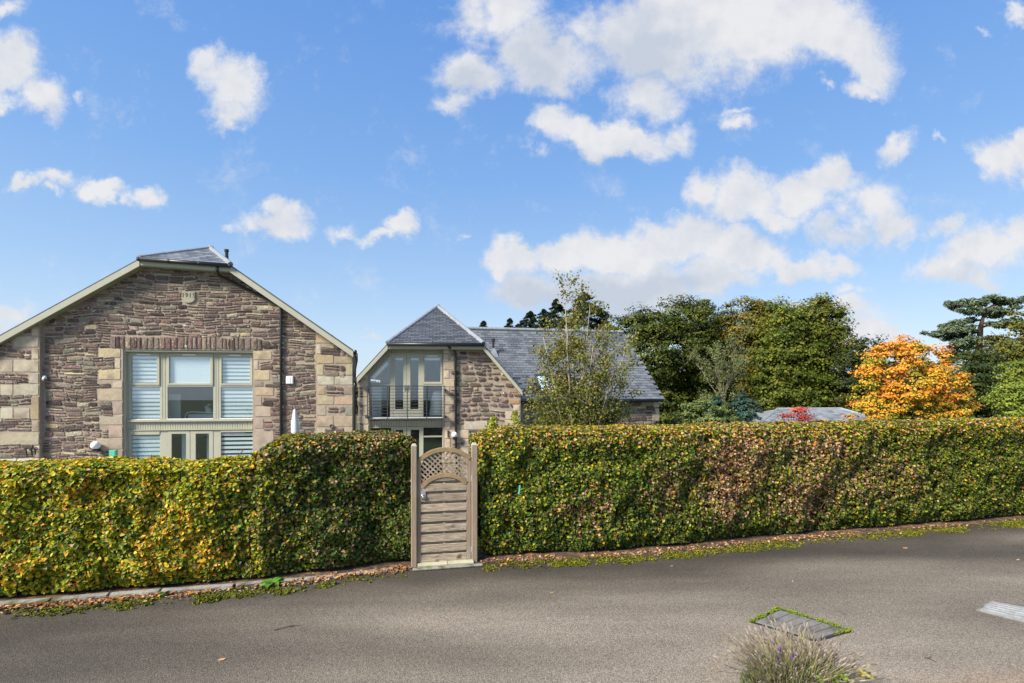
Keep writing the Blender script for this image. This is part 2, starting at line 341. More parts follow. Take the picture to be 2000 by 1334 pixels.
rampc.color_ramp.elements[0].color = (.068,.058,.045,1); rampc.color_ramp.elements[1].color = (.222,.190,.150,1)
rampc.color_ramp.elements[0].position = .15; rampc.color_ramp.elements[1].position = .95
mpb = t.nodes.new('ShaderNodeMapping'); mpb.inputs['Rotation'].default_value = (0,0,R(-14)); mpb.inputs['Scale'].default_value = (.25,1.1,1); L(ob, mpb.inputs[0])
big = mrg(tn(.7, 5, .55, mpb.outputs[0]), .3, .7, .55, 1.42)  # broad bands: wheel wear plus soft shadow painted into the colour
fine = mrg(tn(38, 6, .7), .3, .7, .78, 1.22)
mm = t.nodes.new('ShaderNodeMath'); mm.operation = 'MULTIPLY'; L(big, mm.inputs[0]); L(fine, mm.inputs[1])
sc = t.nodes.new('ShaderNodeVectorMath'); sc.operation = 'SCALE'; L(rampc.outputs[0], sc.inputs[0]); L(mm.outputs[0], sc.inputs['Scale'])
at = t.nodes.new('ShaderNodeAttribute'); at.attribute_name = 'col'
mxa = t.nodes.new('ShaderNodeMix'); mxa.data_type = 'RGBA'; mxa.blend_type = 'MULTIPLY'; mxa.inputs['Factor'].default_value = 1
L(sc.outputs[0], mxa.inputs['A']); L(at.outputs['Color'], mxa.inputs['B'])
L(mxa.outputs['Result'], b.inputs['Base Color']); b.inputs['Roughness'].default_value = .78; b.inputs['Specular IOR Level'].default_value = .35
bp = t.nodes.new('ShaderNodeBump'); bp.inputs['Strength'].default_value = .9; bp.inputs['Distance'].default_value = .006
ad = t.nodes.new('ShaderNodeMath'); L(vo.outputs['Distance'], ad.inputs[0]); L(tn(60, 3), ad.inputs[1]); L(ad.outputs[0], bp.inputs['Height']); L(bp.outputs[0], b.inputs['Normal'])
M['asphalt'] = m

# ------------------------------------------------------------------ ground and road
HL = [Vector((-14, 4.25)), Vector((-10, 5.22)), G(0,1178).xy, G(490,1139).xy, G(800,1103).xy, G(935,1093).xy, G(1200,1082).xy, G(1500,1054).xy, G(2000,1012).xy, Vector((20, 12.55)), Vector((36, 16.4))]
HLa = np.array([(p.x, p.y) for p in HL])
HS = np.concatenate([[0], np.cumsum(np.linalg.norm(np.diff(HLa, axis=0), axis=1))])
def along(s):
    s = np.asarray(s, dtype=float)
    return np.stack([np.interp(s, HS, HLa[:, 0]), np.interp(s, HS, HLa[:, 1])], -1)
def sofx(x): return float(np.interp(x, HLa[:, 0], HS))
def nrm(s):
    d = along(np.asarray(s)+.3)-along(np.asarray(s)-.3); d = d/np.linalg.norm(d, axis=-1, keepdims=True)
    return np.stack([d[..., 1], -d[..., 0]], -1)     # towards the road
GZ = -0.9
b_ = MB(); rows = [(-80, -.006), (0, -.006), (.9, -.006), (4.5, GZ), (60, GZ), (700, GZ+3)]
d0 = Vector((math.cos(R(13.4)), math.sin(R(13.4)))); n0 = Vector((-d0.y, d0.x)); o0 = Vector((0, 7.8))
xs = [-600, -100, -40, -20, -10, 0, 10, 20, 40, 100, 700]
for (s_, z_) in rows:
    for x in xs: p = o0+d0*x+n0*s_; b_.v.append((p.x, p.y, z_)); b_.c.append((1,1,1))
for i in range(len(rows)-1):
    for j in range(len(xs)-1):
        k = i*len(xs)+j; b_.f.append((k, k+1, k+len(xs)+1, k+len(xs)))
g_ = b_.build('ground', M['lawn']); tag(g_, kind='structure')
t_ = MB(); q_ = [(-22, 10.5), (4, 14.2), (3.5, 19.5), (-2, 22), (-24, 16)]  # unseen gravel sheet, added so the window panes reflect grey
t_.add([(x_, y_, GZ+.006) for x_, y_ in q_], [(0, 1, 2, 3, 4)]); tag(t_.build('added_gravel_sheet', material('added_gravel', (.24,.22,.19), .9, .35, 14, .6, 60)), kind='structure')
# verge strip under the hedges
nS = 120; ss = np.linspace(1, HS[-1]-1, nS); P0 = along(ss); Nn = nrm(ss)
V = []; F = []; wn_ = (.16, .02, -1.15); zz = (.004, .03, .05)
for k in range(3):
    q = P0+Nn*wn_[k]; V.append(np.concatenate([q, np.full((nS, 1), zz[k])], 1))
V = np.concatenate(V); F = np.array([(k*nS+i, k*nS+i+1, (k+1)*nS+i+1, (k+1)*nS+i) for k in range(2) for i in range(nS-1)])
o = npmesh('verge_soil', V, F, np.ones((len(V), 3)), M['soil']); tag(o, kind='structure')
# road sheet, with vertex tint for hedge shade and moss dirt painted along the edge, and the dusty corner
nd = 70; offs = np.concatenate([np.linspace(.13, 3, 40), np.linspace(3.1, 7.5, nd-41), [60]])
V = []; C = []
for k, of in enumerate(offs):
    q = P0+Nn*of if of < 50 else P0+np.array([.2, -1])*60
    V.append(np.concatenate([q, np.zeros((nS, 1))], 1))
V = np.concatenate(V); F = np.array([(k*nS+i, k*nS+i+1, (k+1)*nS+i+1, (k+1)*nS+i) for k in range(nd-1) for i in range(nS-1)])
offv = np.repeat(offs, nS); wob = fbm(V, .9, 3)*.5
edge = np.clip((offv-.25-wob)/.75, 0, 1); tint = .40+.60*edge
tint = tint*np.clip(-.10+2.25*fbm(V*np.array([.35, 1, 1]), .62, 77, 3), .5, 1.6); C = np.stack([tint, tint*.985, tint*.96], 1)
dust = np.clip(1-np.hypot((V[:,0]-4.6)/1.9, (V[:,1]-3.9)/.85), 0, 1)*(.4+1.2*fbm(V, 2.2, 9)); dust = np.clip(dust*1.6, 0, .75)[:, None]
C = C*(1-dust)+np.array([1.5, 1.12, .85])*dust
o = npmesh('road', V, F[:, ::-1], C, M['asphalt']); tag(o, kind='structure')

# ------------------------------------------------------------------ facade frame shared by the two gables
A1 = R(8.1); FO = Vector(((368-CX)/FPX*16.7, 16.7, 0)); FD = Vector((math.cos(A1), math.sin(A1), 0)); FB = Vector((-math.sin(A1), math.cos(A1), 0))
class Frame:
    def __init__(s, o, a): s.o = o; s.a = a; s.d = Vector((math.cos(a), math.sin(a), 0)); s.b = Vector((-math.sin(a), math.cos(a), 0))
    def u(s, px, y=0.0):
        k = (px-CX)/FPX; p = s.o+s.b*y      # (p.x+u d.x) = k (p.y+u d.y)
        return (k*p.y-p.x)/(s.d.x-k*s.d.y)
    def D(s, px, y=0.0): return (s.o+s.b*y+s.d*s.u(px, y)).y
    def z(s, px, py, y=0.0): return CAMH+(HY-py)/FPX*s.D(px, y)
    def p(s, px, py, y=0.0): return (s.u(px, y), s.z(px, py, y))
    def P(s, px, py, y=0.0): return Vector((s.u(px, y), y, s.z(px, py, y)))
F1 = Frame(FO, A1)
def house_empty(name, fr, uc, zb=GZ):
    p = fr.o+fr.d*uc; return empty(name, (p.x, p.y, zb), fr.a, (uc, 0, zb))

STONES = [((.150,.098,.080), 5), ((.115,.078,.066), 4), ((.20,.145,.115), 4), ((.27,.20,.145), 2.2), ((.075,.052,.045), 1.6), ((.19,.115,.10), 2.2), ((.34,.27,.18), 1.8), ((.20,.165,.125), 2.5), ((.26,.18,.15), 1.5)]
def stone_col(g=(1.10, 1.19, 1.20)):
    c = random.choices([s[0] for s in STONES], [s[1] for s in STONES])[0]; k = random.uniform(.75, 1.25)
    return (c[0]*k*g[0]*random.uniform(.93, 1.07), c[1]*k*g[1], c[2]*k*g[2]*random.uniform(.93, 1.07))
def warp(v):
    u, y, z = v
    return (u+.03*math.sin(z*2.3+u*.7)+.018*math.sin(z*5.1-u*1.9), y, z+.035*math.sin(u*1.3+z*.9)+.022*math.sin(u*3.1-z*2.2+1)+.012*math.sin(u*6.7+z*3))
def stone_geo(mb, u0, u1, z0, z1, yf, proud, col, rounded=.35, jit=.012, wp=False):
    w = (u1-u0)/2; h = (z1-z0)/2; cu = (u0+u1)/2; cz = (z0+z1)/2; r = min(w, h)*rounded
    pts = [(-w+r,-h),(w-r,-h),(w,-h+r),(w,h-r),(w-r,h),(-w+r,h),(-w,h-r),(-w,-h+r)]
    j = [(random.uniform(-jit, jit), random.uniform(-jit, jit)) for _ in pts]
    back = [(cu+p[0]+q[0], yf+.02, cz+p[1]+q[1]) for p, q in zip(pts, j)]
    fr_ = [(cu+(p[0]+q[0])*(1-.010/max(w, .02)), yf-proud*random.uniform(.7, 1.1), cz+(p[1]+q[1])*(1-.010/max(h, .02))) for p, q in zip(pts, j)]
    vs = back+fr_+[(cu+random.uniform(-.3, .3)*w, yf-proud*random.uniform(1.05, 1.6), cz+random.uniform(-.3, .3)*h)]
    fs = [(i, (i+1)%8, (i+1)%8+8, i+8) for i in range(8)]+[(i+8, (i+1)%8+8, 16) for i in range(8)]
    if wp: vs = [warp(v) for v in vs]
    mb.add(vs, fs, col)
def cross(poly, z):      # min/max u of polygon at height z
    xs_ = []
    n = len(poly)
    for i in range(n):
        (a, za), (b, zb2) = poly[i], poly[(i+1)%n]
        if (za-z)*(zb2-z) <= 0 and za != zb2: xs_.append(a+(b-a)*(z-za)/(zb2-za))
    return (min(xs_), max(xs_)) if len(xs_) >= 2 else None
def rubble(poly, excl, yf, hc=(.075, .17), wc=(.18, .6), gap=.017, zmin=None, rough=1.0):
    out = []; zs = [p[1] for p in poly]; z = (zmin if zmin is not None else min(zs)); top = max(zs)
    while z < top-.05:
        h = random.uniform(*hc); z1 = min(z+h, top)
        a = cross(poly, z+.02); b2 = cross(poly, z1-.02)
        if a and b2:
            lo = max(a[0], b2[0])+.02; hi = min(a[1], b2[1])-.02
            iv = [(lo, hi)]
            for (e0, e1, f0, f1) in excl:
                ov = min(z1, f1)-max(z, f0)
                if ov > .35*(z1-z):
                    nv = []
                    for (p, q) in iv:
                        if e1 <= p or e0 >= q: nv.append((p, q)); continue
                        if e0-p > .06: nv.append((p, e0-.006))
                        if q-e1 > .06: nv.append((e1+.006, q))
                    iv = nv
            for (p, q) in iv:
                x = p
                while x < q-.05:
                    w = random.uniform(*wc)
                    if q-(x+w) < .14: w = q-x
                    g = gap*random.uniform(.7, 1.6); dz = random.uniform(-.012, .012)*rough
                    if h > .13 and random.random() < .35 and w > .15:
                        zm = z+h*random.uniform(.4, .6)
                        out += [(x+g/2, x+w-g/2, z+g/2, zm-g/2), (x+g/2, x+w-g/2, zm+g/2, z1-g/2)]
                    elif random.random() < .12*rough and w > .3:
                        xm = x+w*random.uniform(.3, .7)
                        out += [(x+g/2, xm-g/2, z+g/2+dz, z1-g/2), (xm+g/2, x+w-g/2, z+g/2+h*.25, z1-g/2+dz)]
                    else: out.append((x+g/2, x+w-g/2, z+g/2+dz, z1-g/2+dz))
                    x += w
        z = z1
    return [o for o in out if o[1]-o[0] > .03 and o[3]-o[2] > .03]
def place_stones(lst, yf, wall, limit, rounded=.45, proud=.022, visible=None):
    """lst of (u0,u1,z0,z1,y): the largest as single sub-parts of the wall, the rest joined"""
    lst = sorted(lst, key=lambda r: -(r[1]-r[0])*(r[3]-r[2])*(1 if (visible is None or visible(r)) else 0))
    rest = MB()
    for k, r in enumerate(lst):
        c = stone_col(); y = r[4] if len(r) > 4 else yf
        if k < limit:
            mb = MB(); stone_geo(mb, r[0], r[1], r[2], r[3], y, proud, c, rounded, .016, True); mb.build('stone', M['rubble'], wall)
        else: stone_geo(rest, r[0], r[1], r[2], r[3], y, proud, c, rounded, .016, True)
    if rest.v:
        o = rest.build('small_stones', M['rubble'], wall); o['kind'] = 'stuff'
QC = [(.46,.385,.285), (.42,.35,.26), (.49,.41,.305), (.39,.325,.24), (.50,.43,.32)]
def quoins(px_list, fr, y, wall, org, sc, proud=.012, cols=QC, yy=None, name='quoin'):
    rects = []
    for q in px_list:
        x0, y0, x1, y1 = q[:4]; x0 = org[0]+x0/sc; x1 = org[0]+x1/sc; y0 = org[1]+y0/sc; y1 = org[1]+y1/sc
        u0 = fr.u(x0, y); u1 = fr.u(x1, y); xc = (x0+x1)/2
        z1 = fr.z(xc, y0, y); z0 = fr.z(xc, y1, y)
        c = tuple(v*g for v, g in zip(q[4], (1.12, 1.15, 1.16))) if len(q) > 4 else random.choice(cols); k = random.uniform(.9, 1.1)
        mb = MB(); stone_geo(mb, u0+.006, u1-.006, z0+.006, z1-.006, y, proud, (c[0]*k, c[1]*k, c[2]*k), .10, .004)
        mb.build(name, M['quoin'], wall); rects.append((u0, u1, z0, z1))
    return rects
SLC = [(.105,.112,.120), (.082,.088,.095), (.125,.132,.140), (.098,.106,.116), (.115,.117,.120), (.068,.074,.082)]
def slate_roof(parent, p0, du, dup, nn, inside, ulen, vlen, gauge, width, limit, seed=1, lighten=1.0, TH=.028):
    """p0: lower-left corner on roof plane; du along the eave, dup up the slope, nn outward normal; inside(u,v)"""
    rnd = random.Random(seed); du = Vector(du).normalized(); dup = Vector(dup).normalized(); nn = Vector(nn).normalized()
    shp = []
    for c in SLC:
        mb = MB(); w = width/2-.007; mb.add([(-w,0,0),(w,0,0),(w,gauge*1.3,-.01),(-w,gauge*1.3,-.01),(-w,0,TH),(w,0,TH),(w,gauge*1.3,.0045),(-w,gauge*1.3,.0045)],
             [(0,3,2,1),(4,5,6,7),(0,1,5,4),(1,2,6,5),(2,3,7,6),(3,0,4,7)], tuple(x*lighten for x in c)); me = mb.mesh('slate'); me.materials.append(M['slate']); shp.append(me)
    off = OFF[parent.name]; items = []
    nr = int(vlen/gauge)
    for r in range(nr):
        x = -width*(.5 if r % 2 else 0)
        while x < ulen:
            cu = x+width/2; cv = r*gauge
            if inside(cu, cv+gauge*.5): items.append((cu+rnd.uniform(-.004, .004), cv+rnd.uniform(-.006, .006), rnd.randrange(6), rnd.uniform(-.008, .008)))
            x += width
    rot = Matrix((du, dup, nn)).transposed()
    pick = set(rnd.sample(range(len(items)), min(limit, len(items)))) if len(items) > limit else set(range(len(items)))
    if len(items) > limit: pick = set(range(limit))       # lowest courses are nearest and largest
    rest = MB()
    for k, (cu, cv, ci, tw) in enumerate(items):
        p = p0+du*cu+dup*cv+nn*.014
        mat = rot @ Matrix.Rotation(.012+tw*.5, 3, 'X') @ Matrix.Rotation(tw, 3, 'Z')
        if k in pick:
            o = bpy.data.objects.new('slate', shp[ci]); COL.objects.link(o); o.parent = parent
            o.matrix_local = Matrix.Translation(p-off) @ mat.to_4x4()
        else:
            w = width/2-.007; c = tuple(x*lighten for x in SLC[ci])
            vs = [mat @ Vector(q)+p for q in [(-w,0,0),(w,0,0),(w,gauge*1.3,-.01),(-w,gauge*1.3,-.01),(-w,0,TH),(w,0,TH),(w,gauge*1.3,.0045),(-w,gauge*1.3,.0045)]]
            rest.add(vs, [(0,3,2,1),(4,5,6,7),(0,1,5,4),(1,2,6,5),(2,3,7,6),(3,0,4,7)], c)
    if rest.v: o = rest.build('far_slates', M['slate'], parent); o['kind'] = 'stuff'
def tri_inside(a, b, c):
    def f(u, v):
        s1 = (b[0]-a[0])*(v-a[1])-(b[1]-a[1])*(u-a[0]); s2 = (c[0]-b[0])*(v-b[1])-(c[1]-b[1])*(u-b[0]); s3 = (a[0]-c[0])*(v-c[1])-(a[1]-c[1])*(u-c[0])
        return s1 >= 0 and s2 >= 0 and s3 >= 0
    return f
def slab(mb, pts, th, nn):
    nn = Vector(nn).normalized(); n = len(pts); a = [Vector(p) for p in pts]; b2 = [p-nn*th for p in a]
    mb.add(a+b2, [tuple(range(n)), tuple(range(2*n-1, n-1, -1))]+[(i, i+n, (i+1)%n+n, (i+1)%n) for i in range(n)], (.07,.078,.088))
def hip_roof(house, fr, CLp, CRp, ELp, ERp, pyapex, yo, yback, gauge, width, lim, lighten=1.0, tile=.42, sh=0.0):
    """hipped gable roof; corner points are (px,py) on the plane yo. returns roof object and the apex"""
    cl = fr.P(*CLp, yo); cr = fr.P(*CRp, yo); el = fr.P(*ELp, yo); er = fr.P(*ERp, yo)
    sl = (cl.z-el.z)/(cl.x-el.x); sr = (cr.z-er.z)/(cr.x-er.x)
    ur = (cr.z-cl.z+sl*cl.x-sr*cr.x)/(sl-sr); zr = cl.z+sl*(ur-cl.x)
    k = (HY-pyapex)/FPX      # (zr-CAMH) = k*D
    Dn = (zr-CAMH)/k; base = (fr.o+fr.d*ur).y; ya = (Dn-base)/fr.b.y
    ap = Vector((ur, ya, zr)); print('roof apex', ap, 'slopes', sl, sr)
    mb = MB()
    nl = Vector((-sl, 0, 1)); nr_ = Vector((-sr, 0, 1)); nf = (cr-cl).cross(ap-cl)
    if nf.z < 0: nf = -nf
    urb = ur-sh*(yback-ya); so_ = sh*(yback-yo)
    slab(mb, [el, cl, ap, Vector((urb, yback, zr)), Vector((el.x-so_, yback, el.z))][::-1], .05, nl)
    slab(mb, [er, cr, ap, Vector((urb, yback, zr)), Vector((er.x-so_, yback, er.z))], .05, nr_)
    slab(mb, [cl, cr, ap], .05, nf)
    rf = mb.build('roof', M['slate'], house)
    du = (cr-cl); L_ = du.length; dun = du.normalized(); nfn = nf.normalized(); dup = nfn.cross(dun)
    if dup.z < 0: dup = -dup
    h = (ap-cl).dot(dup); ua = (ap-cl).dot(dun)
    slate_roof(rf, cl, dun, dup, nfn, tri_inside((0, 0), (L_, 0), (ua, h)), L_, h, gauge, width, lim, lighten=lighten)
    for (a, b2, nm) in ((cl, ap, 0), (cr, ap, 0)):
        n = max(2, int(round((b2-a).length/tile)))
        for i in range(n):
            p = a.lerp(b2, i/n); q = a.lerp(b2, (i+1)/n-.02/n)
            t_ = MB(); d = (q-p).normalized(); upv = (nfn+(nl if a is cl else nr_).normalized()).normalized()
            for sgn in (0,):
                t_.tube([p+upv*.012, q+upv*.02], .085, 8)
            o = t_.build('ridge_tile', M['lead'], rf)
    t_ = MB(); t_.tube([ap+Vector((0, -.05, .02)), Vector((urb, yback, zr+.02))], .09, 8); t_.build('ridge_tile', M['lead'], rf)
    t_ = MB(); t_.lathe(ap+Vector((0, 0, .0)), [(.12, -.03), (.115, .06), (.06, .11), (.01, .12)], 10); t_.build('ridge_cap', M['lead'], rf)
    return rf, ap, cl, cr, el, er
def sloped(mb, a, b2, t0, t1, y0, y1):
    """board along a line a-b (x,z), from t0 to t1 below it (vertical measure)"""
    mb.prism([(a[0], a[1]-t0), (b2[0], b2[1]-t0), (b2[0], b2[1]-t1), (a[0], a[1]-t1)], y0, y1)

# ================================================================== HOUSE 1 (left, large glazed screen)
fr = F1; uc = fr.u(368)
h1 = house_empty('stone_house', fr, uc)
tag(h1, 'brown rubble stone house with a big striped-blind window and date shield', 'house')
YO = -.32
rf1, ap1, cl1, cr1, el1, er1 = hip_roof(h1, fr, (273, 504), (450, 517), (-75, 695), (690, 683), 486, YO, 9, .20, .26, 300, lighten=2.0, tile=.7, sh=.16)
def roofz(u, frp=(cl1, cr1, el1, er1)):
    cl, cr, el, er = frp
    if u < cl.x: return cl.z+(cl.z-el.z)/(cl.x-el.x)*(u-cl.x)
    if u > cr.x: return cr.z+(cr.z-er.z)/(cr.x-er.x)*(u-cr.x)
    return cl.z+(cr.z-cl.z)*(u-cl.x)/(cr.x-cl.x)
def top(u): return roofz(u)-.08
uBL = fr.u(77, -.15); uBR = fr.u(617, -.08); uE = fr.u(689.5); uW0 = fr.u(240); uW1 = fr.u(494); zH = fr.z(368, 683.5)
uL0 = fr.u(-66, -.15)
def wallpoly(u0, u1, zb=GZ, extra=()):
    us = sorted([u0, u1]+[e for e in (cl1.x, cr1.x) if u0 < e < u1])
    return [(u0, zb), (u1, zb)]+[(u, top(u)) for u in reversed(us)]
w1 = MB()
w1.prism(wallpoly(uBL, uW0), 0, .4); w1.prism(wallpoly(uW0, uW1, zH), 0, .4); w1.prism(wallpoly(uW1, uBR), 0, .4)
w1.prism(wallpoly(uL0, uBL), -.15, .4); w1.prism(wallpoly(uBR, uE), -.08, .4)
wall1 = w1.build('wall', M['mortar'], h1)
sb = MB(); sb.box(uL0, uL0+.4, .4, 9, GZ, top(uL0)-.2); sb.add([(uE-.4,.4,GZ),(uE,.4,GZ),(uE-1.4,9,GZ),(uE-1.8,9,GZ),(uE-.4,.4,top(uE)-.1),(uE,.4,top(uE)-.1),(uE-1.4,9,top(uE)-.1),(uE-1.8,9,top(uE)-.1)],[(0,3,2,1),(4,5,6,7),(0,1,5,4),(1,2,6,5),(2,3,7,6),(3,0,4,7)]); sb.box(uL0+.4, uE-1.8, 8.6, 9, GZ, top(uE)-.1)
sb.prism([(uL0, top(uL0)-.2), (uE-1.5, top(uE)-.1), (ap1.x-1.1, ap1.z-.15)], 8.62, 8.98)
sb.build('side_wall', M['mortar'], h1)
Zo = (0, 640); 
ex = quoins([(305,0,372,80),(135,80,375,188),(305,195,375,305),(0,310,128,430),(130,310,375,430,(.40,.34,.25)),(280,435,375,540,(.37,.31,.24)),(0,545,128,655,(.40,.34,.25)),(132,545,375,655,(.40,.35,.26)),(295,660,380,890,(.37,.28,.17)),(0,770,130,880,(.43,.38,.29)),(135,775,290,895,(.38,.33,.25)),(305,895,380,1005),(0,1010,380,1135,(.40,.34,.24)),(340,1140,385,1255),(0,1260,400,1340,(.46,.42,.34)),
             (-130,310,-5,430),(-130,1010,-5,1135),(-320,310,-135,655),(-320,700,-135,1000)], fr, -.15, wall1, Zo, 4.94)
lst = [(*r, -.15) for r in rubble(wallpoly(uL0, uBL), ex, -.15, zmin=fr.z(40, 905))]
ex2 = quoins([(948,198,1165,290,(.40,.32,.20)),(1105,293,1165,393),(948,396,1165,502,(.42,.33,.20)),(1085,515,1185,583),(945,586,1185,708,(.38,.30,.21)),(1085,712,1185,835,(.36,.27,.22)),(952,838,1185,940),(1045,943,1185,1060,(.38,.28,.22)),(930,1063,1185,1175),(1060,1180,1185,1330,(.34,.25,.20))], fr, 0, wall1, Zo, 4.94)
ex2 += quoins([(340,637,448,690,(.42,.33,.21)),(342,692,370,746),(342,748,437,808,(.42,.33,.21)),(345,812,398,846,(.28,.22,.17)),(350,848,460,898,(.40,.30,.20)),(345,902,390,956,(.37,.28,.22)),(350,960,443,1020,(.40,.31,.23)),(345,1025,400,1088,(.37,.28,.22)),(340,1090,460,1240,(.39,.31,.24))], fr, 0, wall1, (380, 470), 2.964)
# relieving course of upright stones over the window
x = 215.0; vz0 = fr.z(368, 682); vz1 = fr.z(368, 657.5)
while x < 512:
    w = random.uniform(6.5, 13.5); u0 = fr.u(x); u1 = fr.u(min(x+w, 514)); mb = MB(); c = stone_col(); c = (c[0]*.7+.06, c[1]*.7+.035, c[2]*.7+.03)
    stone_geo(mb, u0+.012, u1-.012, vz0+random.uniform(.005, .02), vz1-random.uniform(0, .05), 0, .03, c, .2); mb.build('voussoir', M['rubble'], wall1); x += w
ex2.append((fr.u(214), fr.u(514), vz0-.02, vz1)); ex2.append((uW0-.01, uW1+.01, GZ, zH+.02))
dsx0, dsx1 = fr.u(355.5), fr.u(383); dz1 = fr.z(369, 570.5); dz0 = fr.z(369, 592); ex2.append((dsx0, dsx1, dz0, dz1))
lst += [(*r, 0) for r in rubble(wallpoly(uBL+.02, uBR-.02), ex2, 0, zmin=fr.z(160, 905))]
ex3 = quoins([(105,15,160,72),(105,78,305,185,(.41,.31,.19)),(105,195,165,310),(115,318,315,425,(.41,.32,.19)),(110,438,195,562,(.39,.33,.20)),(460,435,540,565,(.38,.32,.20)),(325,350,535,425,(.33,.27,.17)),(118,572,322,680,(.40,.36,.27)),(325,572,540,680,(.44,.39,.30)),(115,690,215,795,(.36,.27,.17)),(435,690,540,795,(.25,.22,.17)),(118,800,318,912,(.38,.31,.20)),(322,800,540,915,(.40,.28,.19)),(120,920,225,1040,(.37,.30,.22)),(445,920,540,1040,(.25,.23,.18)),(118,1045,312,1175,(.40,.30,.21)),(318,1045,540,1175,(.39,.30,.21)),(118,1180,215,1290),(440,1178,540,1290),(460,270,535,345,(.33,.25,.18))], fr, -.08, wall1, (600, 640), 6.06)
lst += [(*r, -.08) for r in rubble(wallpoly(uBR, uE), ex3, -.08, hc=(.14,.22), wc=(.3,.7), zmin=fr.z(650, 860))]
place_stones(lst, 0, wall1, 297, visible=lambda r: r[0] > fr.u(-4))
# date shield with 1915
ds = MB(); um = (dsx0+dsx1)/2; hw = (dsx1-dsx0)*.46; pts = [(um-hw, dz1), (um+hw, dz1)]
for k in range(0, 11): a = -math.pi*k/10; pts.append((um+hw*math.cos(a), dz0+(dz1-dz0)*.45+(dz1-dz0)*.45*math.sin(a)))
ds.prism(pts, -.045, .0, (.36,.335,.25)); dso = ds.build('date_stone', M['quoin'], h1, .006)
def text_mesh(body, size, loc, parent, mat, depth=.004):
    cu = bpy.data.curves.new('t', 'FONT'); cu.body = body; cu.size = size; cu.extrude = depth; cu.align_x = 'CENTER'; cu.align_y = 'CENTER'; cu.space_character = 1.08; cu.offset = .003
    to = bpy.data.objects.new('t', cu); COL.objects.link(to); dg = bpy.context.evaluated_depsgraph_get(); dg.update()
    me = bpy.data.meshes.new_from_object(to.evaluated_get(dg)); bpy.data.objects.remove(to)
    me.transform(Matrix.Translation(Vector(loc)-OFF[parent.name]) @ Matrix.Rotation(R(90), 4, 'X'))
    return link('lettering', me, mat, parent)
text_mesh('1915', .20, (um, -.046, dz1-.115), dso, M['text'])
# barge boards, soffits, gutter
def barge(house, cl, cr, el, er, yo, w, ybk=0.0, name='barge_board'):
    for a, b2 in ((el, cl), (cr, er)):
        t_ = MB(); sloped(t_, (a.x, a.z), (b2.x, b2.z), .055, .055+w, yo-.02, yo+.02); t_.build(name, M['sage'], house, .004)
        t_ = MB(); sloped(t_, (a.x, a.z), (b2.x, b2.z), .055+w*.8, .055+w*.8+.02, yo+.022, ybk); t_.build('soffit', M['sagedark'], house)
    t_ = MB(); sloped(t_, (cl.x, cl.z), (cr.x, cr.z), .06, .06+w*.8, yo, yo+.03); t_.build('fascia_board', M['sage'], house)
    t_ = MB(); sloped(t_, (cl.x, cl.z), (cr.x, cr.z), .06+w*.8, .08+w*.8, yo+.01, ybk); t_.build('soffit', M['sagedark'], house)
barge(h1, cl1, cr1, el1, er1, YO, .20)
g = MB(); g.sm = True; g.tube([cl1+Vector((-.03, -.07, -.04)), cr1+Vector((.03, -.07, -.05))], .062, 10); gt = g.build('gutter', M['iron'], h1)
for k in (.0, .33, .66, 1.0):
    q = cl1.lerp(cr1, k)+Vector((0, -.07, -.043)); g = MB(); g.tube([q-Vector((.03,0,0)), q+Vector((.03,0,0))], .07, 10); g.build('gutter_joint', M['iron'], gt)
def pipe(house, pts, r=.037, joints=()):
    g = MB(); g.sm = True; g.tube(pts, r, 10); p = g.build('downpipe', M['iron'], house)
    for j in joints: g = MB(); g.tube([j-Vector((0,0,.03)), j+Vector((0,0,.03))], r*1.35, 10); g.build('pipe_collar', M['iron'], p)
    return p
P_ = fr.P
a_ = P_(549, 605, -.07); bt = Vector((a_.x, -.07, GZ+.05))
pipe(h1, [P_(424, 519, -.36), P_(424, 529, -.34), P_(427, 537, -.2), P_(433, 540, -.08), P_(546, 596, -.07), a_, bt], .042, [Vector((a_.x, -.07, z)) for z in (3.9, 2.6, 1.3)])
# side gutter and hopper between the houses
g = MB(); g.sm = True; g.tube([er1+Vector((.06, .0, -.06)), er1+Vector((.06-.16*8.5, 8.5, -.06))], .06, 8); g.build('side_gutter', M['iron'], h1)
hx = fr.u(692.5, -.1); hz = fr.z(692, 741, -.1)
g = MB(); g.box(fr.u(689.8, -.15), fr.u(704, -.15), -.24, -.09, hz-.075, hz+.075); hp = g.build('hopper', M['iron'], h1, .008)
pipe(h1, [er1+Vector((.10, .05, -.12)), er1+Vector((.10, .1, -.35)), Vector((hx+.02, -.1, hz+.35)), Vector((hx+.02, -.14, hz+.08))], .035)
pipe(h1, [Vector((hx+.03, -.14, hz-.07)), Vector((hx-.0, -.13, hz-.25)), Vector((hx-.0, -.13, GZ+.05))], .04, [Vector((hx, -.13, z)) for z in (2.2, 1.1)])
# flue pipe on right slope
fb = fr.P(444.5, 520, 1.2); ft = fr.P(442.5, 490, 1.2)
g = MB(); g.tube([Vector((fb.x, 1.2, fb.z-.35)), ft], .055, 10); g.tube([ft-Vector((0,0,.03)), ft+Vector((0,0,.05))], .075, 10); g.build('flue_pipe', M['iron'], h1)

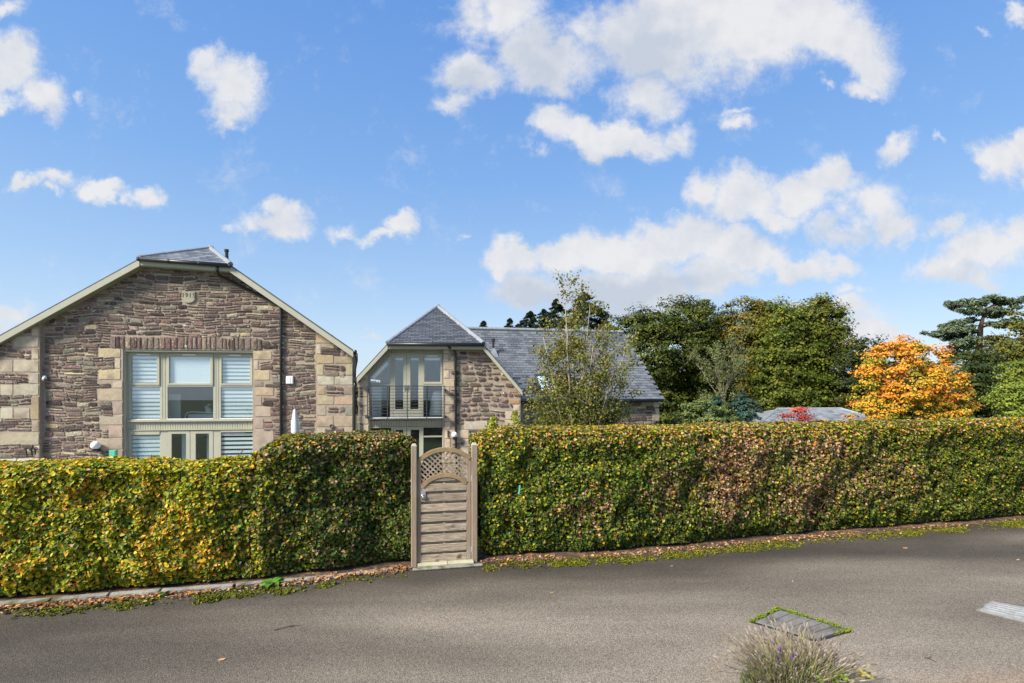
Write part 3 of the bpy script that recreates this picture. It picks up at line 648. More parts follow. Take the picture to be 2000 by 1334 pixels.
def zebra(parent, fr, x0, y0, x1, y1, y, pitch_px, duty=.58, gapmat='blindgap', cx=None):
    cx = cx or (x0+x1)/2; u0 = fr.u(x0, y); u1 = fr.u(x1, y); zt = fr.z(cx, y0, y); zb = fr.z(cx, y1, y)
    b0 = MB(); b0.box(u0, u1, y+.012, y+.016, zb, zt); bl = b0.build('blind', M[gapmat], parent)
    n = max(1, int(round((y1-y0)/pitch_px))); ph = (zt-zb)/n
    me = None
    for k in range(n):
        zc = zt-ph*(k+.5)
        if me is None:
            mb = MB(); mb.box(u0+.002, u1-.002, y, y+.008, -ph*duty/2, ph*duty/2); me = mb.mesh('blind_band', Vector((OFF[parent.name].x, OFF[parent.name].y, 0))); me.materials.append(M['blind'])
        o = bpy.data.objects.new('blind_band', me); COL.objects.link(o); o.parent = bl; o.location = (0, 0, zc-OFF[parent.name].z)
def pane(parent, fr, x0, y0, x1, y1, y, cx=None, name='window_pane'):
    cx = cx or (x0+x1)/2; mb = MB(); mb.box(fr.u(x0, y), fr.u(x1, y), y-.003, y+.003, fr.z(cx, y1, y), fr.z(cx, y0, y)); return mb.build(name, M['glass'], parent)
def fbox(parent, fr, x0, y0, x1, y1, ya, yb, name, mat='sage', cx=None, bevel=.004, yp=None):
    yp = yb if yp is None else yp; cx = cx or (x0+x1)/2
    mb = MB(); mb.box(fr.u(x0, yp), fr.u(x1, yp), ya, yb, fr.z(cx, y1, yp), fr.z(cx, y0, yp)); return mb.build(name, M[mat], parent, bevel)
# --- glazed screen of house 1; plane recessed .2
YW = .20; cxw = 368; f = fr
win1 = None
def FB_(x0, y0, x1, y1, name, ya=YW-.035, yb=YW+.05, mat='sage', par=None): return fbox(par or h1, f, x0, y0, x1, y1, ya, yb, name, mat, cx=cxw, yp=YW)
# reveal linings
t_ = MB(); t_.box(uW0+.002, uW0+.03, .03, YW+.05, GZ, zH-.003); t_.box(uW0+.031, uW1-.003, .03, YW+.05, zH-.06, zH-.003); t_.build('reveal_lining', M['sage'], h1)
FB_(240, 686, 252, 905, 'jamb'); FB_(494.2, 686, 499, 905, 'jamb')
FB_(252.2, 686, 494, 690.8, 'head_rail')
for (a, b2) in ((313, 328), (417, 432)):
    FB_(a, 691, b2, 818.6, 'mullion', ya=YW-.02)
    for k in range(1, 3):
        q = a+(b2-a)*k/3; FB_(q-.35, 692, q+.35, 818, 'bead', ya=YW-.028, yb=YW-.021)
    FB_(a, 840.2, b2, 905, 'mullion', ya=YW-.02)
def sash(x0, y0, x1, y1, g0, h0, g1, h1_, nm='sash'):
    """frame of four members round the glass"""
    t_ = MB(); Y0, Y1 = YW-.05, YW+.02
    for (a, b2, c, d) in ((x0, y0, x1, h0), (x0, h1_, x1, y1), (x0, h0, g0, h1_), (g1, h0, x1, h1_)):
        t_.box(f.u(a, YW), f.u(c, YW), Y0, Y1, f.z(cxw, d, YW), f.z(cxw, b2, YW))
    o = t_.build(nm, M['sage'], h1, .004); pane(o, f, g0, h0, g1, h1_, YW-.01, cx=cxw); return o
sash(252.3, 691, 312.9, 752, 258, 695.2, 307.5, 748.3); zebra(h1, f, 258, 695, 307.5, 748.6, YW+.035, 8.0, cx=cxw)
sash(328.1, 691, 416.9, 752, 331.8, 697, 411.8, 748.6); zebra(h1, f, 331.5, 697, 412, 749, YW+.035, 5.4, .93, 'blind', cx=cxw)
sash(432.1, 691, 494, 752, 434, 697, 489.5, 749); zebra(h1, f, 434, 697, 489.5, 749.4, YW+.035, 7.7, cx=cxw)
for (a, b2) in ((269, 296), (358, 384), (449, 472)): FB_(a, 692.2, b2, 694.4, 'trickle_vent', ya=YW-.075, yb=YW-.051, mat='white')
for (a, b2) in ((252.3, 312.9), (328.1, 416.9), (432.1, 494)): FB_(a, 752.3, b2, 755, 'transom')
for (a, b2) in ((257.5, 312.9), (328.6, 416.6), (432.6, 494)):
    pane(h1, f, a, 755, b2, 817.5, YW-.005, cx=cxw); FB_(a-1, 817.5, b2+.5, 818.7, 'pane_bead', ya=YW-.045, yb=YW-.0, mat='white')
FB_(252.2, 755.2, 257.4, 818.5, 'jamb_stile')
zebra(h1, f, 258.5, 755, 312.9, 817, YW+.035, 7.9, cx=cxw); zebra(h1, f, 432.6, 755, 493.5, 817, YW+.035, 7.6, cx=cxw)
FB_(250.5, 818.8, 494.5, 823, 'sill', ya=YW-.09)
x = 251.0
while x < 493:
    FB_(x+.25, 823.2, min(x+4.6, 494), 838, 'panel_board', ya=YW-.02, yb=YW+.03); x += 4.85
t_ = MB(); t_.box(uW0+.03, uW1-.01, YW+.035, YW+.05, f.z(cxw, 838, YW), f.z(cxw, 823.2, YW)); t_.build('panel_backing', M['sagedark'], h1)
FB_(250.5, 838.2, 494.2, 840, 'head_rail', ya=YW-.06)
FB_(252.2, 840.2, 312.9, 848, 'rail_member'); FB_(432.1, 840.2, 494, 845, 'rail_member')
pane(h1, f, 257.5, 848, 312.9, 905, YW-.005, cx=cxw); pane(h1, f, 432.6, 845, 494, 905, YW-.005, cx=cxw)
FB_(252.2, 848.2, 257.4, 905, 'jamb_stile')
zebra(h1, f, 258.5, 849, 312.9, 905, YW+.035, 8.0, .62, cx=cxw); zebra(h1, f, 432.6, 845.5, 494, 905, YW+.035, 8.3, .58, 'dark', cx=cxw)
for (a, b2, g0, g1) in ((328.2, 371.8, 336, 364.2), (372.6, 417, 383, 409)):
    t_ = MB()
    for (x0, y0, x1, y1) in ((a, 841, b2, 847), (a, 847, g0, 905), (g1, 847, b2, 905)): t_.box(f.u(x0, YW), f.u(x1, YW), YW-.03, YW+.02, f.z(cxw, y1, YW), f.z(cxw, y0, YW))
    d_ = t_.build('door', M['sage'], h1, .004); pane(d_, f, g0, 847, g1, 905, YW-.005, cx=cxw, name='door_pane')
# room behind
ufl = f.z(cxw, 831, YW)
t_ = MB(); t_.box(uW0-1, uW1+1, YW+.16, 4, ufl-.12, ufl+.1); t_.build('upper_floor', M['room'], h1)
t_ = MB(); t_.box(uW0-1, uW1+1, 3.9, 4, GZ, zH+.4); t_.box(uW0-1.1, uW0-1, .42, 4, GZ, zH+.4); t_.box(uW1+1, uW1+1.1, .42, 4, GZ, zH+.4); t_.box(uW0-1, uW1+1, .42, 3.88, zH+.3, zH+.4); t_.build('room_wall', M['room'], h1)
t_ = MB(); t_.box(f.u(326, .8), f.u(352, .8), .8, .84, ufl+.1, f.z(cxw, 770, .8))
t_.build('room_panel', M['curtain'], h1)
t_ = MB(); t_.box(f.u(355, .45), f.u(366, .45), .45, .5, GZ, ufl-.15); t_.box(f.u(404, .45), f.u(411, .45), .45, .5, GZ, ufl-.15); t_.build('curtain', M['curtain'], h1)
# wall fittings of house 1
def globe(house, fr, px, py, rpx, y0=0.0):
    c = fr.P(px, py, y0-.16); r = rpx*fr.D(px)/FPX; h = MB(); h.sm = True
    h.lathe(c, [(r*math.sin(math.pi*k/10)+.001, -r*math.cos(math.pi*k/10)) for k in range(11)], 16); o = h.build('wall_lamp', M['white'], house)
    h = MB(); h.lathe(c, [(r*.55, -r*1.28), (r*.72, -r*.8), (r*.6, -r*.7)], 12); h.tube([c+Vector((0,0,-r*1.1)), Vector((c.x, y0, c.z-r*1.1))], .02, 8); h.box(c.x-.05, c.x+.05, y0-.03, y0, c.z-r*1.1-.07, c.z-r*1.1+.07)
    h.build('lamp_bracket', M['iron'], o)
globe(h1, f, 186.5, 870, 8.2)
t_ = MB(); q = f.P(567, 742.5); t_.box(q.x-.115, q.x+.115, -.10, -.02, q.z-.13, q.z+.13); va_ = t_.build('alarm_box', M['white'], h1, .02)
t_ = MB(); t_.box(q.x+.03, q.x+.034, -.104, -.101, q.z-.12, q.z+.12); t_.build('box_seam', M['kerb'], va_)
t_ = MB(); q = f.P(90, 739); t_.box(q.x-.04, q.x+.04, -.10, -.02, q.z-.02, q.z+.08); t_.tube([q+Vector((0,-.1,.02)), q+Vector((.06,-.22,-.05))], .03, 8); t_.build('camera_bracket', M['white'], h1)
t_ = MB(); q = f.P(60, 882, -.2)
for dx in (-.12, .02, .12): t_.tube([Vector((q.x+dx, -.15, q.z+.12)), Vector((q.x+dx+.03, -.26, q.z+.10)), Vector((q.x+dx+.05, -.24, q.z-.12+dx*.3))], .018, 6)
t_.tube([Vector((q.x-.15, -.22, q.z+.13)), Vector((q.x+.2, -.22, q.z+.06))], .018, 6); t_.build('iron_hooks', M['iron'], h1)
t_ = MB(); q = f.P(647.5, 832, -.1); t_.lathe((q.x, -.14, q.z), [(.07, .04), (.075, .0), (.055, -.01), (.05, .02), (.001, .02)], 14, axis='y'); t_.build('round_vent', M['kerb'], h1)

# ================================================================== HOUSE 2 (balcony gable)
uc2 = f.u(860); h2 = house_empty('stone_house', f, uc2)
tag(h2, 'narrower stone house with slate hip, glazed balcony doors and black railing', 'house')
YO2 = -.25
rf2, ap2, cl2, cr2, el2, er2 = hip_roof(h2, f, (757.5, 670), (944, 671.5), (697, 735.5), (1020.5, 761), 599.5, YO2, 8, .155, .25, 300, tile=.48)
def top2(u): return roofz(u, (cl2, cr2, el2, er2))-.08
Z3 = (680, 580); s3 = 3.924
uS0 = f.u(699.5); uO0 = f.u(720.8); uO1 = f.u(865.3); uS1 = f.u(1016.4)
def wp2(u0, u1, zb=GZ):
    us = sorted([u0, u1]+[e for e in (cl2.x, cr2.x) if u0 < e < u1]); return [(u0, zb), (u1, zb)]+[(u, top2(u)) for u in reversed(us)]
uw0, uw1 = f.u(915.7), f.u(948); zw0, zw1 = f.z(930, 868), f.z(930, 840.4)
w2 = MB(); w2.prism(wp2(uS0, uO0), 0, .4); w2.prism(wp2(uO1, uw0), 0, .4); w2.prism(wp2(uw0, uw1, zw1), 0, .4); w2.box(uw0, uw1, 0, .4, GZ, zw0); w2.prism(wp2(uw1, uS1), 0, .4)
wall2 = w2.build('wall', M['mortar'], h2)
sb = MB(); sb.box(uS1-.4, uS1, .4, 8, GZ, top2(uS1)-.05); sb.box(uS0, uS0+.3, .4, 8, GZ, top2(uS0)-.1); sb.box(uS0+.3, uS1-.4, 7.7, 8, GZ, top2(uS1)); sb.build('side_wall', M['mortar'], h2)
PC = [(.52,.425,.31), (.49,.40,.285), (.55,.455,.335)]
e = quoins([(640,545,722,602),(590,605,722,710),(658,715,715,820),(590,823,715,925),(658,930,718,1035),(590,1040,725,1140),(660,1145,728,1260)], f, 0, wall2, (600, 640), 6.06, cols=PC)
e += quoins([(730,382,773,432),(730,435,772,495),(730,498,812,560),(732,562,775,625),(733,630,815,690),(735,692,778,755),(737,758,815,825),(738,828,780,890),(740,893,818,955),(740,958,783,1015),(740,1018,925,1085),(742,1088,785,1250),(885,1088,925,1150),(845,1152,925,1250),(888,950,1068,1016,(.45,.38,.29)),
             (1232,785,1314,822,(.34,.22,.12)),(1265,825,1316,872),(1205,875,1316,940),(1205,942,1316,985),(1235,700,1300,735,(.30,.2,.13))], f, 0, wall2, Z3, s3, cols=PC)
e += [(uO0-.01, uO1+.01, GZ, 20), (uw0, uw1, zw0, zw1)]
l2 = [(*r, 0) for r in rubble(wp2(uO1, uS1), e, 0, hc=(.11, .24), wc=(.18, .5), gap=.04, zmin=f.z(900, 905), rough=1.6)]
l2 += [(*r, 0) for r in rubble(wp2(uS0, uO0), e, 0, hc=(.07, .12), wc=(.2, .4), zmin=f.z(700, 860))]
place_stones(l2, 0, wall2, 297, rounded=.6, proud=.03)
barge(h2, cl2, cr2, el2, er2, YO2, .16)
g = MB(); g.sm = True; g.tube([cl2+Vector((-.03, -.07, -.04)), cr2+Vector((.03, -.07, -.04))], .06, 10); g.build('gutter', M['iron'], h2)
g = MB(); g.sm = True; g.tube([er2+Vector((.04, -.02, -.04)), er2+Vector((.04, 6, -.04))], .07, 8); g.build('side_gutter', M['iron'], h2)
a_ = f.P(889.7, 690, -.07)
pipe(h2, [f.P(877, 673, -.3), f.P(877, 679, -.28), f.P(886, 683, -.1), a_, Vector((a_.x+.02, -.07, GZ+.05))], .04, [Vector((a_.x, -.07, z)) for z in (3.6, 2.2, .9)])
globe(h2, f, 887.8, 849, 5.6)
YV = .14; cx2 = 793
def F2(x0, y0, x1, y1, name, ya=YV-.035, yb=YV+.05, mat='sage', par=None): return fbox(par or h2, f, x0, y0, x1, y1, ya, yb, name, mat, cx=cx2, yp=YV)
def z2(py): return f.z(cx2, py, YV)
def u2(px): return f.u(px, YV)
# sloping panel of upright boards under the left barge, and boarded head
x = 721.5
while x < 764:
    a, b2 = u2(x+.3), u2(min(x+4.4, 764)); 
    def zt(u): return min(top2(u), top2(cl2.x+.01))
    def zg(px): return z2(735.5-(px-723.8)*(39.5/38.2)) if px < 762 else z2(696)
    t_ = MB(); t_.prism([(a, zg(x)), (b2, zg(min(x+4.4, 762))), (b2, zt(b2)), (a, zt(a))], YV-.03, YV+.03); t_.build('panel_board', M['sage'], h2); x += 4.7
x = 764.2
while x < 864:
    t_ = MB(); a, b2 = u2(x+.3), u2(min(x+4.6, 865)); t_.box(a, b2, YV-.03, YV+.03, z2(690), top2(cl2.x+.3)); t_.build('panel_board', M['sage'], h2); x += 4.85
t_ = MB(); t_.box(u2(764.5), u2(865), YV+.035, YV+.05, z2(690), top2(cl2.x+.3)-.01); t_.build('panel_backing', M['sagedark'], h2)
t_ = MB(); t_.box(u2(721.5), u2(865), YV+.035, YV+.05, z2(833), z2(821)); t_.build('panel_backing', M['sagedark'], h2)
F2(764, 690.2, 865, 693, 'head_rail', ya=YV-.05)
F2(718.5, 733, 723.7, 905, 'jamb'); F2(863.8, 693.2, 868.5, 905, 'jamb')
F2(762.2, 693.2, 768, 818, 'mullion'); F2(822.2, 693.2, 827, 818, 'mullion')
mb = MB(); mb.prism([(u2(723.8), z2(749.5)), (u2(762), z2(749.5)), (u2(762), z2(696.5)), (u2(723.8), z2(736))], YV-.003, YV+.003); mb.build('window_pane', M['glass'], h2)
mb = MB(); mb.prism([(u2(723.8), z2(736)), (u2(762.1), z2(696.5)), (u2(762.1), z2(694)), (u2(723.8), z2(733.4))], YV-.045, YV+.02); mb.build('sloping_rail', M['sage'], h2)
F2(723.9, 749.7, 762.1, 753.3, 'transom'); pane(h2, f, 723.8, 753.3, 762.1, 813, YV, cx=cx2)
for (a, b2, g0, g1, nm) in ((768.1, 794.2, 772, 787.8, 0), (794.6, 822.1, 801.6, 817.4, 0)):
    t_ = MB()
    for (x0, y0, x1, y1) in ((a, 693.2, b2, 698.6), (a, 799, b2, 815), (a, 698.6, g0, 799), (g1, 698.6, b2, 799)): t_.box(u2(x0), u2(x1), YV-.03, YV+.03, z2(y1), z2(y0))
    d_ = t_.build('balcony_door', M['sage'], h2, .004); pane(d_, f, g0, 698.6, g1, 799, YV, cx=cx2, name='door_pane')
    hx_ = 791.3 if a < 790 else 797.2
    t_ = MB(); q = Vector((u2(hx_), YV-.03, z2(756))); t_.box(q.x-.02, q.x+.02, q.y-.012, q.y, q.z-.13, q.z+.08); t_.tube([q+Vector((0,-.05,0)), q+Vector((-.11 if a < 790 else .11, -.05, 0))], .012, 6); t_.tube([q, q+Vector((0,-.05,0))], .012, 6); t_.build('door_handle', M['steel'], d_)
def sash2(x0, y0, x1, y1, g0, h0, g1, h1_):
    t_ = MB()
    for (a, b2, c, d) in ((x0, y0, x1, h0), (x0, h1_, x1, y1), (x0, h0, g0, h1_), (g1, h0, x1, h1_)): t_.box(u2(a), u2(c), YV-.05, YV+.02, z2(d), z2(b2))
    o = t_.build('sash', M['sage'], h2, .004); pane(o, f, g0, h0, g1, h1_, YV-.01, cx=cx2)
sash2(827.2, 693.3, 863.7, 750, 829, 697, 860.3, 745.8); F2(833, 694, 855, 696, 'trickle_vent', ya=YV-.075, yb=YV-.051, mat='white')
F2(827.1, 750.2, 863.7, 753.3, 'transom'); pane(h2, f, 827, 753.3, 863.7, 811, YV, cx=cx2)
F2(722, 815.2, 864, 817.6, 'sill', ya=YV-.08, mat='white')
x = 721.5
while x < 863: F2(x+.25, 821, min(x+4.5, 864), 833, 'panel_board', ya=YV-.03, yb=YV+.03); x += 4.85
F2(720.5, 833.2, 865, 835.2, 'head_rail', ya=YV-.05)
pane(h2, f, 723.8, 835.4, 764, 905, YV, cx=cx2)
F2(764.2, 835.4, 768, 905, 'mullion'); F2(822.2, 835.4, 827, 905, 'mullion')
for (a, b2, g0, g1) in ((768.1, 794.2, 773, 787.5), (795, 822.1, 802.2, 819)):
    t_ = MB()
    for (x0, y0, x1, y1) in ((a, 835.4, b2, 839.4), (a, 839.4, g0, 905), (g1, 839.4, b2, 905)): t_.box(u2(x0), u2(x1), YV-.03, YV+.03, z2(y1), z2(y0))
    d_ = t_.build('garden_door', M['sage'], h2, .004); pane(d_, f, g0, 839.4, g1, 905, YV, cx=cx2, name='door_pane')
pane(h2, f, 827, 835.4, 863.7, 851.3, YV, cx=cx2); F2(827.1, 851.5, 863.7, 854.6, 'transom'); pane(h2, f, 827, 854.8, 863.7, 905, YV, cx=cx2)
# room behind the balcony: floor, walls, furniture glimpsed through the panes
fl = z2(822); t_ = MB(); t_.box(uS0+.3, uO1+.6, YV+.1, 4, fl-.12, fl+.04); t_.build('upper_floor', M['room'], h2)
t_ = MB(); t_.box(uS0+.3, uO1+.8, 3.9, 4, GZ, fl+2.6); t_.box(uO1+.8, uO1+.9, .42, 3.88, GZ, fl+2.9); t_.build('room_wall', M['room'], h2)
t_ = MB(); t_.box(u2(724), u2(742), YV+.35, YV+.8, fl+.05, z2(756)); t_.build('wardrobe', M['cover'], h2)
t_ = MB(); t_.tube([Vector((u2(727), YV+.2, z2(738))), Vector((u2(756), YV+.2, z2(708)))], .07, 8); t_.build('rolled_blind', M['blind'], h2)
for (a, b2) in ((772, 788), (801.6, 817.4), (829, 860)): t_ = MB(); t_.box(u2(a), u2(b2), YV+.1, YV+.12, z2(703), z2(698)); t_.build('rolled_blind', M['blind'], h2)
t_ = MB(); t_.prism([(u2(838), z2(813)), (u2(864), z2(813)), (u2(864), z2(764)), (u2(846), z2(765)), (u2(841), z2(785))], YV+.5, YV+.55); t_.build('curtain', M['curtain'], h2)
# balcony railing
YR = -.2; cxr = 793
def zr(py): return f.z(cxr, py, YR)
ur0, ur1 = f.u(717.5, YR), f.u(869, YR)
t_ = MB(); t_.box(ur0+.05, ur1-.05, YR-.02, YV-.09, zr(819.7), zr(817.6)); bal = t_.build('balcony', M['rail'], h2)
for k in range(11):
    z_ = zr(754+k*5.95); t_ = MB(); t_.tube([Vector((ur0, YR, z_)), Vector((ur1, YR, z_))], .009 if k else .014, 6); t_.build('rail_bar', M['rail'], bal)
for px in (717.7, 757, 796, 833.5, 868.7):
    t_ = MB(); u_ = f.u(px, YR); lo = 822.5 if 720 < px < 860 else 815; t_.box(u_-.014, u_+.014, YR-.026, YR-.012, zr(lo), zr(753.5)); t_.build('rail_post', M['rail'], bal)
for px in (717.5, 868.9):
    for py in (762, 813.5): t_ = MB(); q = f.P(px, py, 0); t_.box(q.x-.045, q.x+.045, YR-.01, -.022, q.z-.045, q.z+.045); t_.build('rail_bracket', M['rail'], bal)
# small window, vents
t_ = MB()
zc = lambda py: f.z(930, py, .1)
for (x0, y0, x1, y1) in ((915, 841, 949, 845), (915, 845, 919.5, 869), (943.8, 845, 949, 869), (919.5, 864.6, 943.8, 869)): t_.box(f.u(x0, .1), f.u(x1, .1), .06, .14, zc(y1), zc(y0))
sw = t_.build('small_window', M['sage'], h2); pane(sw, f, 919.5, 845, 943.8, 864.6, .1, cx=930)
t_ = MB(); t_.box(f.u(928.6, .1), f.u(929.8, .1), .07, .09, zc(864), zc(845)); t_.box(f.u(919.5, .1), f.u(943.8, .1), .065, .068, zc(848), zc(845.2)); t_.build('glazing_bar', M['white'], sw)
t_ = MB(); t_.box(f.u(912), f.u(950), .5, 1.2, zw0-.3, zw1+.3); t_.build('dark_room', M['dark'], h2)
t_ = MB(); q = f.P(963.6, 833); t_.lathe((q.x, -.06, q.z), [(.085, .05), (.09, -.02), (.07, -.03), (.065, .03), (.001, .03)], 14, axis='y'); t_.build('boiler_vent', M['iron'], h2)
t_ = MB(); q = f.P(875, 847); t_.box(q.x-.02, q.x+.02, -.05, -.02, q.z-.12, q.z+.12); t_.tube([q+Vector((0,-.03,.08)), q+Vector((.08,-.12,.06))], .014, 6); t_.build('wall_hook', M['iron'], h2)

# ================================================================== REAR WING (long slate roof)
E = Vector((.292*23.5, 23.5, 0)); F3 = Frame(E, R(12)); uc3 = -5
h3 = house_empty('slate_roofed_wing', F3, uc3)
tag(h3, 'long low stone wing under a broad grey slate roof behind the birch', 'building')
ez = CAMH-.023*23.5; t_r = 4.25; rz_ = CAMH+.107*27.66
sl_ = Vector((0, t_r, rz_-ez)); slen = sl_.length; nn3 = Vector((0, -(rz_-ez), t_r)).normalized()
ul = -9.9
mb = MB(); slab(mb, [Vector((ul, 0, ez)), Vector((0, 0, ez)), Vector((0, t_r, rz_)), Vector((ul, t_r, rz_))], .06, nn3)
slab(mb, [Vector((0, 2*t_r, ez)), Vector((ul, 2*t_r, ez)), Vector((ul, t_r, rz_)), Vector((0, t_r, rz_))], .06, (0, rz_-ez, t_r)); rf3 = mb.build('roof', M['slate'], h3)
skx0, skx1 = F3.u(1046, 1.0), F3.u(1079, 1.0); sv0, sv1 = .45, 1.75
slate_roof(rf3, Vector((ul, 0, ez)), (1, 0, 0), sl_, nn3, lambda u, v: v < slen-.05 and u < -ul+.05 and not (skx0-ul < u < skx1-ul and sv0 < v < sv1) and not (u < 3.5 and v < 1.5), -ul, slen, .19, .305, 299, seed=5, lighten=1.3)
for k in range(22):
    t_ = MB(); x0 = ul+k*.45; t_.tube([Vector((x0, t_r, rz_+.03)), Vector((x0+.44, t_r, rz_+.03))], .10, 8); t_.build('ridge_tile', M['lead'], rf3)
W3 = MB(); W3.box(ul, -.12, .3, .7, GZ, ez-.03); W3.prism([(.3, GZ), (2*t_r-.3, GZ), (2*t_r-.3, ez-.05), (t_r, rz_-.15), (.3, ez-.05)], 0, .1)
# rotate the gable prism into x
vv = W3.v[8:]; W3.v[8:] = [(-.52+p[1]*4, p[0], p[2]) for p in vv]
wall3 = W3.build('wall', M['mortar'], h3)
e3 = quoins([(1275,783,1288,796),(1279,797,1288,808),(1273,809,1288,822)], F3, .3, wall3, (0, 0), 1, cols=PC)
u_l = F3.u(1022, .3)
place_stones([(*r, .3) for r in rubble([(u_l, GZ), (-.13, GZ), (-.13, ez-.06), (u_l, ez-.06)], e3, .3, hc=(.12, .3), wc=(.25, .75), gap=.03, zmin=F3.z(1200, 850, .3))], .3, wall3, 290, rounded=.3, proud=.03)
g = MB(); g.sm = True; g.tube([Vector((ul, -.05, ez-.05)), Vector((.03, -.05, ez-.05))], .07, 8); g.build('gutter', M['iron'], h3)
# skylight
t_ = MB(); pS = lambda u, v, h: Vector((u, 0, ez))+sl_.normalized()*v+nn3*h
for (a, b2, c, d) in ((skx0, sv0, skx1, sv0+.08), (skx0, sv1-.08, skx1, sv1), (skx0, sv0+.08, skx0+.08, sv1-.08), (skx1-.08, sv0+.08, skx1, sv1-.08)):
    q = [pS(a, b2, 0), pS(c, b2, 0), pS(c, d, 0), pS(a, d, 0), pS(a, b2, .09), pS(c, b2, .09), pS(c, d, .09), pS(a, d, .09)]
    t_.add(q, [(0,3,2,1),(4,5,6,7),(0,1,5,4),(1,2,6,5),(2,3,7,6),(3,0,4,7)])
sk = t_.build('skylight', M['rail'], rf3)
t_ = MB(); q = [pS(skx0+.08, sv0+.08, .05), pS(skx1-.08, sv0+.08, .05), pS(skx1-.08, sv1-.08, .05), pS(skx0+.08, sv1-.08, .05)]; t_.add(q+[p-nn3*.01 for p in q], [(0,1,2,3),(7,6,5,4)])
sk2 = link('skylight_pane', t_.mesh('skylight_pane', OFF[h3.name]), None, rf3); sk2.data.materials.append(M['glass'])
t_ = MB(); q = [p-nn3*.035 for p in q]; t_.add(q, [(0,1,2,3)]); t_.build('skylight_sheen', M['blind'], rf3)  # white sheet under the pane, standing in for the reflected bright sky
# flue with lead flashing
t_ = MB(); D_ = 25.2; b0 = None
uf = F3.u(963.5, 2.6); vf = 2.6/t_r*slen; q = pS(uf, vf, 0)
t_.tube([q, q+Vector((0, 0, .75))], .055, 8); t_.tube([q+Vector((0,0,.62)), q+Vector((0,0,.74))], .085, 8); t_.build('flue_pipe', M['iron'], h3)
t_ = MB(); t_.add([pS(uf-.22, vf-.28, .04), pS(uf+.22, vf-.28, .04), pS(uf+.08, vf+.15, .04), pS(uf-.08, vf+.15, .04), q+Vector((-.07,-.05,.28)), q+Vector((.07,-.05,.28))], [(0,1,5,4),(1,2,5),(0,4,3),(4,5,2,3)], (1,1,1)); t_.build('lead_flashing', M['lead'], h3)

# shed roof at the back right
F4 = Frame(Vector(((1488-CX)/FPX*27, 27, 0)), R(6)); h4 = house_empty('low_outbuilding', F4, 3.3); tag(h4, 'low outbuilding with a pale grey hipped roof left of the orange tree', 'building')
ez4 = F4.z(1488, 829); rz4 = F4.z(1530, 799, 2.4); xr0 = F4.u(1519, 2.4)
mb = MB(); EL = Vector((-.2, 0, ez4)); ER = Vector((7.6, 0, ez4)); RL = Vector((xr0, 2.4, rz4)); RR = Vector((6.4, 2.4, rz4)); BL = Vector((-.2, 4.8, ez4)); BR = Vector((7.6, 4.8, ez4))
mb.add([EL, ER, RR, RL, BL, BR], [(0,1,2,3),(4,0,3),(1,5,2),(5,4,3,2)], (.2,.21,.22)); rf4 = mb.build('roof', M['slate'], h4)
n4 = (ER-EL).cross(RL-EL); d4 = n4.normalized().cross(Vector((1,0,0)));  d4 = d4 if d4.z > 0 else -d4
H4 = (RL-EL).dot(d4)
def in4(u, v): return (RL.x-EL.x)*v/H4 < u < 7.8-(ER.x-RR.x)*v/H4 and v < H4
slate_roof(rf4, EL, (1,0,0), d4, n4, in4, 7.8, H4, .24, .34, 299, seed=8, lighten=2.3)
for a, b2 in ((EL, RL), (RL, RR), (ER, RR)): t_ = MB(); t_.tube([a, b2], .09, 6); t_.build('ridge_tile', M['lead'], rf4)
t_ = MB(); t_.box(0, 7.4, .15, 4.65, GZ, ez4-.02); t_.build('wall', M['mortar'], h4)

# ------------------------------------------------------------------ hedges
GREEN = np.array((.066,.115,.009)); DKGREEN = np.array((.026,.052,.007)); YG = np.array((.235,.255,.012)); YEL = np.array((.52,.36,.015)); ORG = np.array((.56,.22,.025)); TAN = np.array((.50,.32,.17)); BRN = np.array((.21,.105,.055)); OLV = np.array((.12,.12,.022))
def pick(w):       # w: list of (color, weight array) -> colors with jitter
    n = len(w[0][1]); Wt = np.stack([x[1] for x in w], 1); Wt = np.maximum(Wt, 0); Wt = np.cumsum(Wt, 1); Wt /= Wt[:, -1:]
    r = rng.random((n, 1)); idx = (r > Wt).sum(1); C = np.stack([x[0] for x in w])[np.minimum(idx, len(w)-1)]
    return np.clip(C*rng.uniform(.72, 1.3, (n, 1))*rng.uniform(.92, 1.08, (n, 3)), 0, 1)
def col_left(P, s, zr, top):
    n1 = fbm(P, 1.3, 1); n2 = fbm(P, 2.4, 5); o = np.ones(len(P)); far = np.clip((P[:,0]+6.5)/3, 0, 1)
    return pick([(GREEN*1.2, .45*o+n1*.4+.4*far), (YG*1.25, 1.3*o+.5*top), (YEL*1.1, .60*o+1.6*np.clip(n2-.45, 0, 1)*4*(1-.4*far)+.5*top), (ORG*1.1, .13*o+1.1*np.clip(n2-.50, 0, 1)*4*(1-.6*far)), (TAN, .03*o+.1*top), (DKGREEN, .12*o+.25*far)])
def col_mid(P, s, zr, top):
    n1 = fbm(P, 1.5, 11); n2 = fbm(P, 2.5, 15); o = np.ones(len(P))
    return pick([(GREEN, .65*o), (DKGREEN, .75*o+n1*.3), (YG*.8, .22*o+.35*top), (TAN*.8, .09*o+.6*top+.35*np.clip(n2-.55, 0, 1)*4), (BRN, .16*o+.2*top), (ORG*.8, .015*o+.2*top), (OLV, .45*o)])
